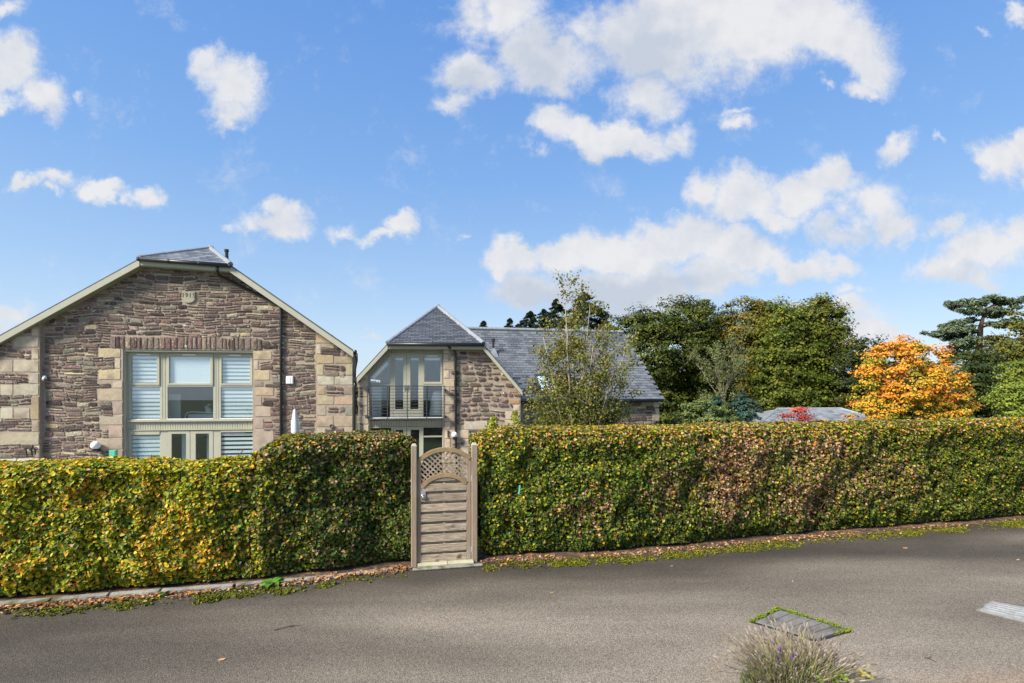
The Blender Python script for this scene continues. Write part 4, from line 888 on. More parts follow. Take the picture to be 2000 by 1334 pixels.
def col_right(P, s, zr, top):
    n1 = fbm(P, 1.2, 21); n2 = fbm(P, 1.9, 25); o = np.ones(len(P)); X = P[:,0]; Zz = P[:,2]
    def blob(cx, cz, rx, rz): return np.exp(-(((X-cx)/rx)**2+((Zz-cz)/rz)**2))
    dry = 2.6*blob(3.75, 1.35, .42, .38)+1.8*blob(3.6, .75, .35, .3)+1.7*blob(5.2, .7, .5, .4)+1.2*blob(5.4, 1.5, .55, .25)+.9*blob(4.3, 1.75, .4, .2)+.8*blob(6.8, 1.0, .9, .35)+.5*blob(1.2, .7, .35, .25)+.5*blob(2.5,1.0,.3,.4)
    dry *= .8+1.7*n2; right = np.clip((X-3)/4, 0, 1); low = np.clip(.9-Zz, 0, 1); lf = np.clip((.8-X)/1.5, 0, 1)
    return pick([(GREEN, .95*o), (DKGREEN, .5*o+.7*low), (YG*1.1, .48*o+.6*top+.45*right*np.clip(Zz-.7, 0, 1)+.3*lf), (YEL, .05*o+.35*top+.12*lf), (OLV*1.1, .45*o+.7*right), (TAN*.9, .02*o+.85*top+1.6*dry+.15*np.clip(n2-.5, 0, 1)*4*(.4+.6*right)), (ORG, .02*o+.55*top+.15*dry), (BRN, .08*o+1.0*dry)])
def hedge(name, label, s0, s1, ztop, thick, colf, dens, size, seed, endL=True, endR=True, extras=None, zlow=.07):
    mid = (s0+s1)/2; pm = along(mid); em = empty(name, (pm[0], pm[1], 0), 0, (pm[0], pm[1], 0)); tag(em, label, 'hedge', 'clipped hedges along the lane')
    L_ = s1-s0; ZT = ztop
    parts = []
    def region(n, kind):
        s = rng.uniform(s0, s1, n); r = rng.random(n)
        zt = ZT(s); rc = .16
        if kind == 'front' or kind == 'back':
            z = zlow+(zt-zlow-rc*.3)*r; d = np.zeros(n); on = np.tile([1., 0., .12], (n, 1)); rr = np.clip((z-(zt-rc))/rc, 0, 1); d = rc*(1-np.sqrt(np.clip(1-rr**2, 0, 1)))*.9; on[:, 2] += rr*.9
            bz = np.clip((.28-z)/.28, 0, 1); d = d+bz*.10
            if kind == 'back': d = thick-d; on[:, 0] *= -1
        elif kind == 'top':
            d = .02+(thick-.04)*r; ee = np.clip((rc-np.minimum(d, thick-d))/rc, 0, 1); z = zt-rc*.45*ee**2; on = np.tile([.1, 0., 1.], (n, 1)); on[:, 0] += np.where(d < thick/2, 1, -1)*ee*.7
        elif kind in ('L', 'R'):
            s = np.full(n, s0 if kind == 'L' else s1); zt = ZT(s); d = .08+(thick-.16)*r; z = zlow+(zt-zlow)*rng.random(n); on = np.tile([.0, -1. if kind == 'L' else 1., .1], (n, 1))
        return s, d, z, on
    regs = [region(int(dens*L_*float(ZT(np.array([mid]))[0])), 'front'), region(int(dens*1.15*L_*thick), 'top'), region(int(dens*.22*L_*1.8), 'back')]
    if endL: regs.append(region(int(dens*thick*1.8), 'L'))
    if endR: regs.append(region(int(dens*thick*1.8), 'R'))
    s = np.concatenate([r[0] for r in regs]); d = np.concatenate([r[1] for r in regs]); z = np.concatenate([r[2] for r in regs]); on = np.concatenate([r[3] for r in regs])
    n = len(s); base = along(s); nr2 = nrm(s); tg = np.stack([-nr2[:,1], nr2[:,0]], 1)
    P = np.concatenate([base-nr2*d[:, None], z[:, None]], 1)
    O = np.concatenate([nr2*on[:, :1]+tg*on[:, 1:2], on[:, 2:]], 1); O = unit(O)
    lump = (fbm(P, 2.0, seed, 3)-.5)*.34+(fbm(P, 7, seed+4, 2)-.5)*.12; lump = np.where(O[:, 2] > .6, lump*.35, lump)
    inn = rng.exponential(.065, n).clip(0, .24)
    hole = (fbm(P, 3.1, seed+8, 2) > .78)&(np.abs(on[:, 2]) < .5); inn = inn+hole*.07
    P = P+O*(lump-inn+.03)[:, None]; P[:, 2] = np.maximum(P[:, 2], .035)
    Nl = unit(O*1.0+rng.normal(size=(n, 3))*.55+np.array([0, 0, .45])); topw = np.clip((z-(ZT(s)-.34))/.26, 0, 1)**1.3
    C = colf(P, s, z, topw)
    if colf is not col_right:
        oth = (col_mid if colf is col_left else col_left)(P, s, z, topw); dsj = (s-sofx(-3.40))*(1 if colf is col_left else -1); kk = np.clip(.5+dsj/1.5, 0, .5); C = np.where((rng.random(n) < kk)[:, None], oth, C)
    sz = rng.uniform(.65, 1.25, n)*size
    if extras is not None:
        for (ex_, ey_, ez_, h_) in extras:
            m_ = 150; t = rng.random(m_); q = np.stack([ex_+rng.normal(size=m_)*.05*(1.4-t), ey_+rng.normal(size=m_)*.05*(1.4-t), ez_+t*h_], 1)
            P = np.concatenate([P, q]); Nl = np.concatenate([Nl, unit(rng.normal(size=(m_, 3))+[0, -1, .4])]); C = np.concatenate([C, np.tile(YG*1.15, (m_, 1))*rng.uniform(.7, 1.2, (m_, 1))]); sz = np.concatenate([sz, np.full(m_, size*.8)])
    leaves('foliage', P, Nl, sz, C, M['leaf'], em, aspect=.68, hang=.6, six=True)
    # dense twiggy inside
    ns = max(4, int(L_/.25)); sg = np.linspace(s0+.1, s1-.1, ns); bb = along(sg); nb = nrm(sg); zt = ZT(sg)
    prof = [(.26, 0.16), (.24, .4), (.24, None, -.3), (.34, None, -.24), (thick-.30, None, -.24), (thick-.2, None, -.3), (thick-.2, .2)]
    V = []
    for pr in prof:
        zz_ = np.full(ns, pr[1]) if pr[1] is not None else zt+pr[2]; V.append(np.concatenate([bb-nb*pr[0], zz_[:, None]], 1))
    V = np.concatenate(V); m_ = len(prof)
    F = [(k*ns+i, k*ns+i+1, ((k+1)%m_)*ns+i+1, ((k+1)%m_)*ns+i) for k in range(m_) for i in range(ns-1)]
    V = V+(fbm(V, 4, seed+2)[:, None]-.5)*.08
    npmesh('twig_mass', V, np.array(F), np.ones((len(V), 3)), M['core'], em)['kind'] = 'stuff'
    t_ = MB(); x = s0+.15
    while x < s1-.1:
        q = along(x); nq = nrm(x); dd = random.uniform(.15, thick-.2); p0 = Vector((q[0]-nq[0]*dd, q[1]-nq[1]*dd, 0)); t_.tube([p0, p0+Vector((random.uniform(-.05,.05), random.uniform(-.05,.05), .2)), p0+Vector((random.uniform(-.1,.1), random.uniform(-.1,.1), .45))], [.025, .02, .014], 5); x += random.uniform(.12, .3)
    # loose twigs showing through the face
    for _ in range(int(L_*9)):
        x = random.uniform(s0, s1); q = along(x); nq = nrm(x); z_ = random.uniform(.2, 1.7); p0 = Vector((q[0]-nq[0]*.15, q[1]-nq[1]*.15, z_)); 
        t_.tube([p0, p0+Vector((nq[0]*.1+random.uniform(-.15,.15), nq[1]*.1, random.uniform(0,.15))), p0+Vector((nq[0]*.13+random.uniform(-.25,.25), nq[1]*.13, random.uniform(.05,.3)))], [.007, .005, .003], 4, caps=False)
    t_.build('stems', M['bark'], em)['kind'] = 'stuff'
    return em
sG0 = sofx(-1.47); sG1 = sofx(-.52); sM = sofx(-3.42)
lin = lambda s, xs_, zs_: np.interp(s, xs_, zs_)
hedge('beech_hedge', 'low yellow-green hedge with orange leaves behind the kerb at left', sofx(-11), sM+.1, lambda s: lin(s, [sofx(-6.1), sM], [1.60, 1.54]), .9, col_left, 4600, .055, 3, endR=False)
hedge('beech_hedge', 'taller dark green hedge block between the low hedge and the gate', sM+.02, sG0, lambda s: lin(s, [sM, sM+.3, sG0-.3, sG0], [1.70, 1.86, 1.89, 1.82]), .95, col_mid, 4200, .050, 5)
hedge('beech_hedge', 'long clipped hedge with brown patches running right from the gate', sG1+.05, sofx(17), lambda s: lin(s, [sG1, sG1+.4, sofx(4), sofx(10), sofx(17)], [1.82, 1.92, 1.91, 1.91, 1.92]), .95, col_right, 4000, .051, 7, extras=[(-.3, 8.1, 1.95, .18), (.05, 8.25, 1.95, .26)])

# ------------------------------------------------------------------ garden gate and posts
gl_, gr_ = G(811, 1106), G(926, 1098); gd = (gr_-gl_); GWid = gd.length; ga = math.atan2(gd.y, gd.x)
gate = empty('garden_gate', (gl_.x, gl_.y, 0), ga); tag(gate, 'weathered wooden garden gate with arched lattice top and slatted lower boards', 'gate')
Fg = Frame(Vector((gl_.x, gl_.y, 0)), ga)
gx_ = lambda zx: Fg.u(720+zx/4.447); 
def gz_(zx, zy): return Fg.z(720+zx/4.447, 840+zy/4.447)
xL, xR = gx_(418), gx_(888); xi0, xi1 = gx_(455), gx_(850); zbot = gz_(650, 1140)+.01
def stile(x0, x1, zt): t_ = MB(); t_.box(x0, x1, -.025, .025, zbot, zt); return t_.build('stile', M['woodv'], gate, .006)
stile(xL, xi0, gz_(430, 262)); stile(xi1, xR, gz_(870, 235))
def arc(p0, pm, p1, n=14):
    pts = []
    (x0, z0), (x1, z1), (x2, z2_) = p0, pm, p1
    d = 2*(x0*(z1-z2_)+x1*(z2_-z0)+x2*(z0-z1)); ux = ((x0**2+z0**2)*(z1-z2_)+(x1**2+z1**2)*(z2_-z0)+(x2**2+z2_**2)*(z0-z1))/d; uz = ((x0**2+z0**2)*(x2-x1)+(x1**2+z1**2)*(x0-x2)+(x2**2+z2_**2)*(x1-x0))/d
    r = math.hypot(x0-ux, z0-uz); a0 = math.atan2(z0-uz, x0-ux); a1 = math.atan2(z2_-uz, x2-ux)
    return [(ux+math.cos(a0+(a1-a0)*k/n)*r, uz+math.sin(a0+(a1-a0)*k/n)*r) for k in range(n+1)], (ux, uz, r)
def arch_rail(p0, pm, p1, th, y0, y1, name):
    pts, (ux, uz, r) = arc(p0, pm, p1); t_ = MB(); n = len(pts); k2 = (r-th)/r
    for i in range(n-1):
        a, b2 = pts[i], pts[i+1]; c = (ux+(b2[0]-ux)*k2, uz+(b2[1]-uz)*k2); d = (ux+(a[0]-ux)*k2, uz+(a[1]-uz)*k2)
    outer = [(p[0], p[1]) for p in pts]; inner = [(ux+(p[0]-ux)*k2, uz+(p[1]-uz)*k2) for p in pts]
    vs = [(x, y, z) for y in (y0, y1) for lstp in (outer, inner) for (x, z) in lstp]; fs = []
    for i in range(n-1):
        o0_, i0_, o1_, i1_ = i, n+i, 2*n+i, 3*n+i
        fs += [(o0_, i0_, i0_+1, o0_+1), (o1_+1, i1_+1, i1_, o1_), (o0_+1, o1_+1, o1_, o0_), (i0_, i1_, i1_+1, i0_+1)]
    fs += [(0, 2*n, 3*n, n), (n-1, 2*n-1, 4*n-1, 3*n-1)]
    t_.add(vs, fs); return t_.build(name, M['arch'], gate), (ux, uz, r)
xm = (xL+xR)/2
_, (ax, az, ar) = arch_rail((xL-.002, gz_(418, 262)), (xm, gz_(650, 150)), (xR+.002, gz_(885, 232)), .058, -.032, .03, 'arched_rail')
_, (bx, bz, br) = arch_rail((xi0-.01, gz_(455, 478)), (xm, gz_(660, 372)), (xi1+.01, gz_(850, 442)), .058, -.034, .028, 'arched_rail')
# lattice slats, clipped between the two arches
def clip_slat(c, ang, w):
    d = (math.cos(ang), math.sin(ang)); segs = []; cur = None
    for k in range(-200, 201):
        x = c+d[0]*k*.006; z = zc0+d[1]*k*.006
        ok = xi0-.005 < x < xi1+.005 and math.hypot(x-ax, z-az) < ar-.045 and math.hypot(x-bx, z-bz) > br-.02 and z > bz
        if ok: cur = (cur[0], (x, z)) if cur else ((x, z), (x, z))
        elif cur: segs.append(cur); cur = None
    return segs
zc0 = (gz_(650, 210)+gz_(650, 370))/2
for ang, y0 in ((R(-43), -.018), (R(47), .002)):
    c = xi0-1.0
    while c < xi1+1.0:
        for (p, q) in clip_slat(c, ang, .022):
            if math.hypot(q[0]-p[0], q[1]-p[1]) > .05: t_ = MB(); t_.bar((p[0], y0, p[1]), (q[0], y0, q[1]), .010, .021, up=(-math.sin(ang), 0, math.cos(ang))); t_.build('lattice_slat', M['wood'], gate)
        c += .078
# boards: front boards lap over recessed ones, with the centre batten between
ptch = (gz_(660, 520)-gz_(660, 1060))/6.2
zf = gz_(660, 1135)
cb = gx_(655)
t_ = MB(); t_.box(cb-.017, cb+.017, -.012, .006, zf, gz_(655, 430)); t_.build('batten', M['wood'], gate)
k = 0; z_ = zf+.0
def under(x): 
    q = br**2-(x-bx)**2; return bz+math.sqrt(max(q, 0))-.058
while z_ < gz_(660, 400):
    for (h0, h1__, y0, y1) in ((0, ptch*.74, -.024, -.010), (ptch*.66, ptch*1.05, .004, .018)):
        n = 8; xsb = [xi0+.001+(xi1-xi0-.002)*i/n for i in range(n+1)]; a = z_+h0; b2 = z_+h1__; wob_ = [random.uniform(-.003, .003) for _ in xsb]
        tp_ = [min(b2, under(x)) for x in xsb]; xs2 = [(x, tpp) for x, tpp in zip(xsb, tp_) if tpp > a+.004]
        if len(xs2) > 1:
            t_ = MB(); t_.prism([(xs2[0][0], a), (xs2[-1][0], a)]+[(x, z) for x, z in reversed(xs2)], y0, y1); o = t_.build('board', M['wood'], gate, .003)
            if y0 < 0:
                for v in o.data.vertices: v.co.y += (-.003 if v.co.z < a+.01 else .002)
    z_ += ptch
q = (gx_(474), gz_(474, 565))
t_ = MB(); t_.box(q[0]-.035, q[0]+.035, -.037, -.031, q[1]-.055, q[1]+.065); lt = t_.build('latch', M['galv'], gate, .003)
t_ = MB(); t_.sm = True; t_.lathe((q[0], -.037, q[1]-.015), [(.036, 0), (.036, -.012), (.026, -.016), (.024, -.006), (.012, -.006), (.012, -.03), (.001, -.032)], 16, axis='y'); t_.build('ring_handle', M['steel'], lt)
for zy in (415, 1030): t_ = MB(); zz_ = gz_(885, zy); t_.box(xR-.002, xR+.03, -.034, -.026, zz_-.04, zz_+.04); t_.build('hinge', M['galv'], gate, .002)
def post(px0, px1, pyt, pyb, lab):
    c = G((px0+px1)/2, pyb); w = (px1-px0)/FPX*c.y; h = CAMH+(HY-pyt)/FPX*c.y; e_ = empty('gate_post', (c.x, c.y, 0), ga); tag(e_, lab, 'gate post', 'wooden gate posts')
    t_ = MB(); t_.box(-w/2, w/2, -w/2, w/2, -.05, h-.02); t_.build('post', M['woodv'], e_, .008)
    t_ = MB(); a = w/2*.96; t_.add([(-a,-a,h-.02),(a,-a,h-.02),(a,a,h-.02),(-a,a,h-.02),(-a*.55,-a*.55,h+.012),(a*.55,-a*.55,h+.012),(a*.55,a*.55,h+.012),(-a*.55,a*.55,h+.012)], [(0,1,5,4),(1,2,6,5),(2,3,7,6),(3,0,4,7),(4,5,6,7)]); t_.build('post_top', M['oldwood'], e_)
post(803, 814.0, 868, 1107, 'wooden gate post on the latch side against the dark hedge'); post(920.5, 932, 866, 1098, 'wooden gate post on the hinge side below the small window')
for (a, b2, lab) in ((425, 682, 'pale timber sill piece under the gate, on the latch side'), (686, 905, 'mossy timber sill piece under the gate, on the hinge side')):
    t_ = MB(); c0 = (gx_(a)+gx_(b2))/2; x0 = gx_(a)-c0+.0; p = Fg.o+Fg.d*c0; e_ = None
    t_.box(gx_(a)-c0, gx_(b2)-c0, -.14, .03, 0, .05); o = t_.build('threshold_board', M['oldwood'], None, .006); o.location = (p.x, p.y, .004); o.rotation_euler = (0, 0, ga); tag(o, lab, 'threshold', 'threshold timbers under the gate')
t_ = MB(); t_.box(-.04, GWid+.1, -.22, -.145, 0, .028); o = t_.build('threshold_kerb', M['kerb'], None, .008); o.location = (gl_.x, gl_.y, .004); o.rotation_euler = (0, 0, ga); tag(o, 'worn concrete kerb slip in front of the gate sill', 'kerb')

# ------------------------------------------------------------------ kerb stones on the left, leaf litter, moss
kerb = empty('kerb', (along(sofx(-6))[0], along(sofx(-6))[1], 0)); OFF[kerb.name] = Vector((along(sofx(-6))[0], along(sofx(-6))[1], 0)); tag(kerb, 'mossy old concrete kerb edging in front of the low yellow hedge', 'kerb')
x = sofx(-10)
while x < sofx(-2.1):
    w = random.uniform(.45, .85); a = along(x+.01); b2 = along(x+w-.01); na = nrm(x+w/2)*.12
    p0 = Vector((a[0]+na[0], a[1]+na[1], .028)); p1 = Vector((b2[0]+na[0], b2[1]+na[1], .028+random.uniform(-.005, .005)))
    t_ = MB(); n = 6
    vs = []; d = (p1-p0); ln = d.length; d.normalize(); nv = Vector((d.y, -d.x, 0))
    for i in range(n+1):
        q = p0+d*ln*i/n; j = [random.uniform(-.009, .009) for _ in range(6)]
        sk_ = max(0, (q.x+3.6)*.03)
        q = q-Vector((0, 0, min(sk_, .03)))
        vs += [q+nv*(.055+j[0])+Vector((0,0,-.04)), q+nv*(.05+j[1])+Vector((0,0,.018+j[4]*.6)), q-nv*(.01+j[2])+Vector((0,0,.03+j[5]*.5)), q-nv*(.055+j[3])+Vector((0,0,.02))]
    fs = [(i*4+k, (i+1)*4+k, (i+1)*4+k+1, i*4+k+1) for i in range(n) for k in range(3)]+[(0,1,2,3), (n*4+3, n*4+2, n*4+1, n*4)]
    t_.add(vs, fs); t_.build('kerb_stone', M['kerb'], kerb); x += w+random.uniform(.0, .015)
def litter(n, sa, sb, off_mu, off_sd, z0, name, cols, size=.045, parent=None):
    s = rng.uniform(sa, sb, n); keep = rng.random(n) < np.clip(fbm(np.stack([s, s*0, s*0], 1), 1.1, 40)*2.4-.7, .12, 1); s = s[keep]; n = len(s)
    d = np.abs(rng.normal(0, off_sd, n))*np.where(rng.random(n) < .8, 1, -1)+off_mu; q = along(s)+nrm(s)*d[:, None]
    P = np.concatenate([q, (z0+rng.random((n, 1))*.02)], 1); Nn_ = unit(rng.normal(size=(n, 3))*.35+[0, 0, 1])
    C = cols[rng.integers(0, len(cols), n)]*rng.uniform(.6, 1.3, (n, 1)); return leaves(name, P, Nn_, rng.uniform(.6, 1.3, n)*size, C, M['dryleaf'], parent, aspect=.6, hang=0, six=True)
LC = np.array([(.42,.17,.08), (.50,.26,.14), (.30,.13,.07), (.45,.33,.20), (.20,.10,.06), (.55,.30,.08)])
o = litter(6500, sofx(-10), sofx(-1.5), .12, .10, .012, 'fallen_leaves', LC); tag(o, 'brown and orange fallen leaves drifted along the kerb at left', 'leaf litter')
o = litter(3600, sofx(-.5), sofx(13), .03, .11, .012, 'fallen_leaves', LC*np.array([1.0, 1.05, 1.1])); tag(o, 'fallen leaves along the foot of the long right hedge', 'leaf litter')
def moss(sa, sb, o0_, o1_, name, lab, thr, col, seed):
    ns = int((sb-sa)/.03); nw = int((o1_-o0_)/.025); sg = np.linspace(sa, sb, ns); V = []
    for k in range(nw+1):
        of = o0_+(o1_-o0_)*k/nw; q = along(sg)+nrm(sg)*of; V.append(np.concatenate([q, np.zeros((ns, 1))], 1))
    V = np.concatenate(V); ed = np.repeat(np.abs(np.linspace(-1, 1, nw+1)), ns); nz = fbm(V, 2.4, seed, 4)+(fbm(V, 17, seed+3, 3)-.5)*.9-.22*ed**2
    V[:, 2] = np.clip((nz-thr)*.14, -.02, .022)
    F = np.array([(k*ns+i, k*ns+i+1, (k+1)*ns+i+1, (k+1)*ns+i) for k in range(nw) for i in range(ns-1)]); zq = V[F][:, :, 2].max(1); F = F[zq > -.001]
    C = np.array(col)*(.6+.9*fbm(V, 6, seed+1))[:, None]; 
    nn = int((sb-sa)*2600); sx = rng.uniform(sa, sb, nn); of = rng.uniform(o0_-.03, o1_+.05, nn); q = along(sx)+nrm(sx)*of[:, None]; Pq = np.concatenate([q, np.zeros((nn, 1))], 1); e2 = np.abs((of-o0_)/(o1_-o0_)*2-1)
    nq = fbm(Pq, 2.4, seed, 4)+(fbm(Pq, 17, seed+3, 3)-.5)*.9-.22*e2**2+rng.normal(size=nn)*.05; Pq = Pq[nq > thr-.03]; nn = len(Pq); Pq[:, 2] = rng.uniform(.004, .022, nn)
    Nq = unit(rng.normal(size=(nn, 3))*.8+[0, -.1, 1]); k = 4; L_ = rng.uniform(.008, .02, nn)[:, None]; T = unit(np.cross(Nq, rng.normal(size=(nn, 3)))); B = np.cross(Nq, T)
    Vq = np.stack([Pq-T*L_, Pq+B*L_*.7, Pq+T*L_, Pq-B*L_*.7], 1).reshape(-1, 3); Fq = (np.arange(nn)*4)[:, None, None]+np.array([(0, 1, 2), (0, 2, 3)])[None]; Fq = Fq.reshape(-1, 3)
    Cq = np.repeat(np.array(col)[None]*np.array([1.0, 1.1, 1.0])*rng.uniform(.5, 1.8, (nn, 1)), 4, axis=0)
    F3_ = np.concatenate([F[:, [0, 2, 1]], F[:, [0, 3, 2]]]); V[:, 2] *= .4
    o = npmesh(name, np.concatenate([V, Vq]), np.concatenate([F3_, Fq+len(V)]), np.concatenate([C*.8, Cq]), M['moss']); o['kind'] = 'stuff'; tag(o, lab, 'moss'); return o
moss(sofx(-10), sofx(-1.6), .17, .55, 'moss', 'olive moss patches on the road edge by the kerb at left', .50, (.10,.10,.014), 50)
moss(sofx(-.5), sofx(15), .08, .48, 'moss', 'olive moss strip along the foot of the long right hedge', .40, (.11,.105,.013), 60)

# ------------------------------------------------------------------ covers in the road
def cover(pts, name, lab, mat, ribs, rot_rib, depth=.012, framecol=None):
    c = sum(pts, Vector())/4; e_ = empty(name, (c.x, c.y, 0)); tag(e_, lab, 'manhole cover')
    loc = [p-c for p in pts]; t_ = MB(); vs = [(p.x, p.y, .002) for p in loc]+[(p.x, p.y, depth) for p in loc]; t_.add(vs, [(0,3,2,1),(4,5,6,7),(0,1,5,4),(1,2,6,5),(2,3,7,6),(3,0,4,7)]); pl = t_.build('plate', mat, e_, .003)
    if pl.data.polygons[1].normal.z < 0: pl.data.flip_normals()
    t_ = MB(); big = [p*(1.10 if mat is M['coverplate'] else 1.03) for p in loc]
    for i in range(4):
        a, b2 = big[i], big[(i+1)%4]; t_.bar((a.x, a.y, .005), (b2.x, b2.y, .005), .025, .010)
    t_.build('cover_frame', M['iron'] if mat is M['coverplate'] else M['kerb'], e_)
    for i in range(1, ribs):
        k = i/ribs
        a, b2 = (loc[0].lerp(loc[1], k), loc[3].lerp(loc[2], k)) if rot_rib else (loc[0].lerp(loc[3], k), loc[1].lerp(loc[2], k))
        t_ = MB(); a2 = a.lerp(b2, .05); b3 = a.lerp(b2, .95); t_.bar((a2.x, a2.y, depth+.003), (b3.x, b3.y, depth+.003), .014, .006); t_.build('rib', mat, e_)
    return e_, loc
c1, l1 = cover([G(1475,1216), G(1590,1250), G(1652,1232), G(1524,1193)], 'manhole_cover', 'dull brown manhole cover ringed with bright moss beside the lavender', M['coverplate'], 6, True)
c2, l2_ = cover([G(1912,1193), G(2004,1216), G(2080,1203), G(1938,1176)], 'manhole_cover', 'pale grey ribbed metal cover in the road at the right edge', M['galv'], 6, False)
P = []; cc = Vector((c1.location.x, c1.location.y))
for (i, j, n, a, b2) in ((3, 0, 900, 0, 1.05), (2, 3, 1300, .12, 1.03), (1, 2, 380, .55, 1.02), (0, 1, 120, .8, .92)):
    for _ in range(n):
        k = a+(b2-a)*random.random()
        if math.sin(k*13+i*2)+math.sin(k*31+i) < random.uniform(-1.4, .6): continue
        p = l1[i].lerp(l1[j], k)*1.09; P.append((p.x+cc.x+random.gauss(0, .016), p.y+cc.y+random.gauss(0, .016), .012+random.random()*.02))
P = np.array(P); n = len(P)
o = leaves('moss', P, unit(rng.normal(size=(n, 3))*.8+[0, -.2, .8]), rng.uniform(.008, .022, n), np.tile((.21,.28,.02), (n, 1))*rng.uniform(.6, 1.25, (n, 1)), M['dryleaf'], None, aspect=.6, hang=-.8); tag(o, 'bright lime moss growing round the edge of the brown manhole cover', 'moss')

# ------------------------------------------------------------------ lavender
lc = G(1560, 1366); lav = empty('lavender_bush', (lc.x, lc.y, 0)); OFF[lav.name] = Vector((lc.x, lc.y, 0)); tag(lav, 'faded lavender bush with grey seed heads at the near road edge', 'lavender')
ns = 900; V = []; F = []; C = []; HP = []; 
st = MB(); hd = MB()
GR_ = [(.20,.19,.06), (.26,.22,.12), (.16,.13,.09), (.27,.27,.09), (.22,.17,.12)]
for i in range(760):
    a = random.uniform(0, 2*math.pi); r = math.sqrt(random.random()); bx_ = math.cos(a)*r*.34; by_ = math.sin(a)*r*.26
    lean = Vector((math.cos(a)*r*.22+random.gauss(0, .08), math.sin(a)*r*.18+random.gauss(0, .06), 0)); h = random.uniform(.28, .52)*(1.06-.32*r*r)
    if bx_+lean.x > .25: h *= .82
    p0 = lc+Vector((bx_, by_, .12)); p2 = lc+Vector((bx_, by_, 0))+lean+Vector((0, 0, h)); p1 = p0.lerp(p2, .5)+Vector((0, 0, .05))
    c = random.choice(GR_); k = random.uniform(.7, 1.2); c = (c[0]*k, c[1]*k, c[2]*k)
    st.tube([p0, p1, p2], [.0022, .002, .0016], 3, c, caps=False)
    d = (p2-p1).normalized(); c = random.choice([(.34,.28,.22), (.26,.21,.17), (.40,.34,.29), (.20,.16,.14)]); ln = random.uniform(.025, .055)
    hd.tube([p2, p2+d*ln*.4, p2+d*ln*.8, p2+d*ln], [.002, .0062, .005, .001], 4, c, caps=False)
o = st.build('stalks', M['needle'], lav); o['kind'] = 'stuff'; o = hd.build('seed_heads', M['dryleaf'], lav); o['kind'] = 'stuff'
n = 16000; a = rng.uniform(0, 2*np.pi, n); r = np.sqrt(rng.random(n)); zf_ = rng.random(n)**.55
P = np.stack([lc.x+np.cos(a)*r*.46, lc.y+np.sin(a)*r*.36, .04+zf_*.29*np.sqrt(np.clip(1.04-r**2, 0, 1))], 1); outd = np.stack([np.cos(a)*r, np.sin(a)*r, np.full(n, 1.1)], 1)
tt = outd+rng.normal(size=(n, 3))*.4; nn_ = unit(np.cross(tt, rng.normal(size=(n, 3))))
cl_ = fbm(P, 9, 70)[:, None]; C = np.where(rng.random((n, 1)) < .35, np.array([[.20,.25,.15]]), np.where(rng.random((n, 1)) < .5, np.array([[.13,.12,.08]]), np.array([[.27,.29,.08]])))*rng.uniform(.6, 1.3, (n, 1))
leaves('leaves', P, nn_, rng.uniform(.025, .055, n), C, M['needle'], lav, aspect=.13, hang=0, T0=unit(outd))
for (px, py) in ((1548, 1283), (1523, 1270)):
    q = AT(px, py, lc.y-.12); t_ = MB(); t_.sm = True; t_.tube([q+Vector((0,0,-.03)), q+Vector((0,0,-.012)), q+Vector((.001,0,.008)), q+Vector((.001,0,.024)), q+Vector((.002,0,.032))], [.003, .011, .012, .008, .002], 8); t_.tube([q+Vector((0,0,-.03)), q+Vector((-.01,.02,-.2))], .002, 4); t_.build('flower_head', M['purple'], lav)
for (px, py) in ((1648, 1320), (1630, 1323), (1688, 1318), (1600, 1328)):
    q = AT(px, py, lc.y-.2); n = 14; leaves('broad_leaves', np.array(q)+rng.normal(size=(n, 3))*.018, unit(rng.normal(size=(n, 3))*.5+[0, -.8, .6]), rng.uniform(.03, .05, n), np.tile((.17,.27,.03) if px < 1680 else (.34,.30,.05), (n, 1)), M['leaf'], lav, six=True)
# small bed the lavender grows from
t_ = MB(); nb_ = 26; ring = [(lc.x+math.cos(2*math.pi*k/nb_)*.85*(1+.08*math.sin(3*k)), lc.y-.35+math.sin(2*math.pi*k/nb_)*.38) for k in range(nb_)]
t_.add([(p[0], p[1], .004) for p in ring]+[(lc.x, lc.y-.3, .05)], [(k, (k+1)%nb_, nb_) for k in range(nb_)]); o = t_.build('flower_bed', M['soil']); tag(o, kind='structure')

# ------------------------------------------------------------------ weeds, single leaves, twigs
def weed(px, py, n, ln, lab, col=(.10,.24,.03)):
    c = G(px, py); e_ = empty('weed', (c.x, c.y, 0)); tag(e_, lab, 'weed')
    for i in range(n):
        a = 2*math.pi*i/n+random.uniform(-.3, .3); l = ln*random.uniform(.7, 1.1); d = Vector((math.cos(a), math.sin(a), 0)); sd_ = Vector((-d.y, d.x, 0)); t_ = MB(); m_ = 5; vs = []
        for k in range(m_+1):
            t = k/m_; w = l*.30*math.sin(math.pi*min(t*.9+.08, 1))**.8; p = d*l*t+Vector((0, 0, .02+l*(.75*t-.75*t*t))); vs += [p-sd_*w+Vector((0,0,.012)), p, p+sd_*w+Vector((0,0,.012))]
        k_ = random.uniform(.8, 1.25); t_.add(vs, [(k*3+j, (k+1)*3+j, (k+1)*3+j+1, k*3+j+1) for k in range(m_) for j in range(2)], (col[0]*k_, col[1]*k_, col[2])); t_.sm = True; t_.build('leaf', M['leaf'], e_)
weed(533, 1143, 9, .17, 'broad-leaved green weed on the kerb where the hedge steps up')
weed(320, 1162, 7, .10, 'low green weed under the left hedge beside the kerb', (.07,.16,.03))
weed(838, 1111, 6, .05, 'tiny bright weed in front of the gate sill', (.16,.32,.03))
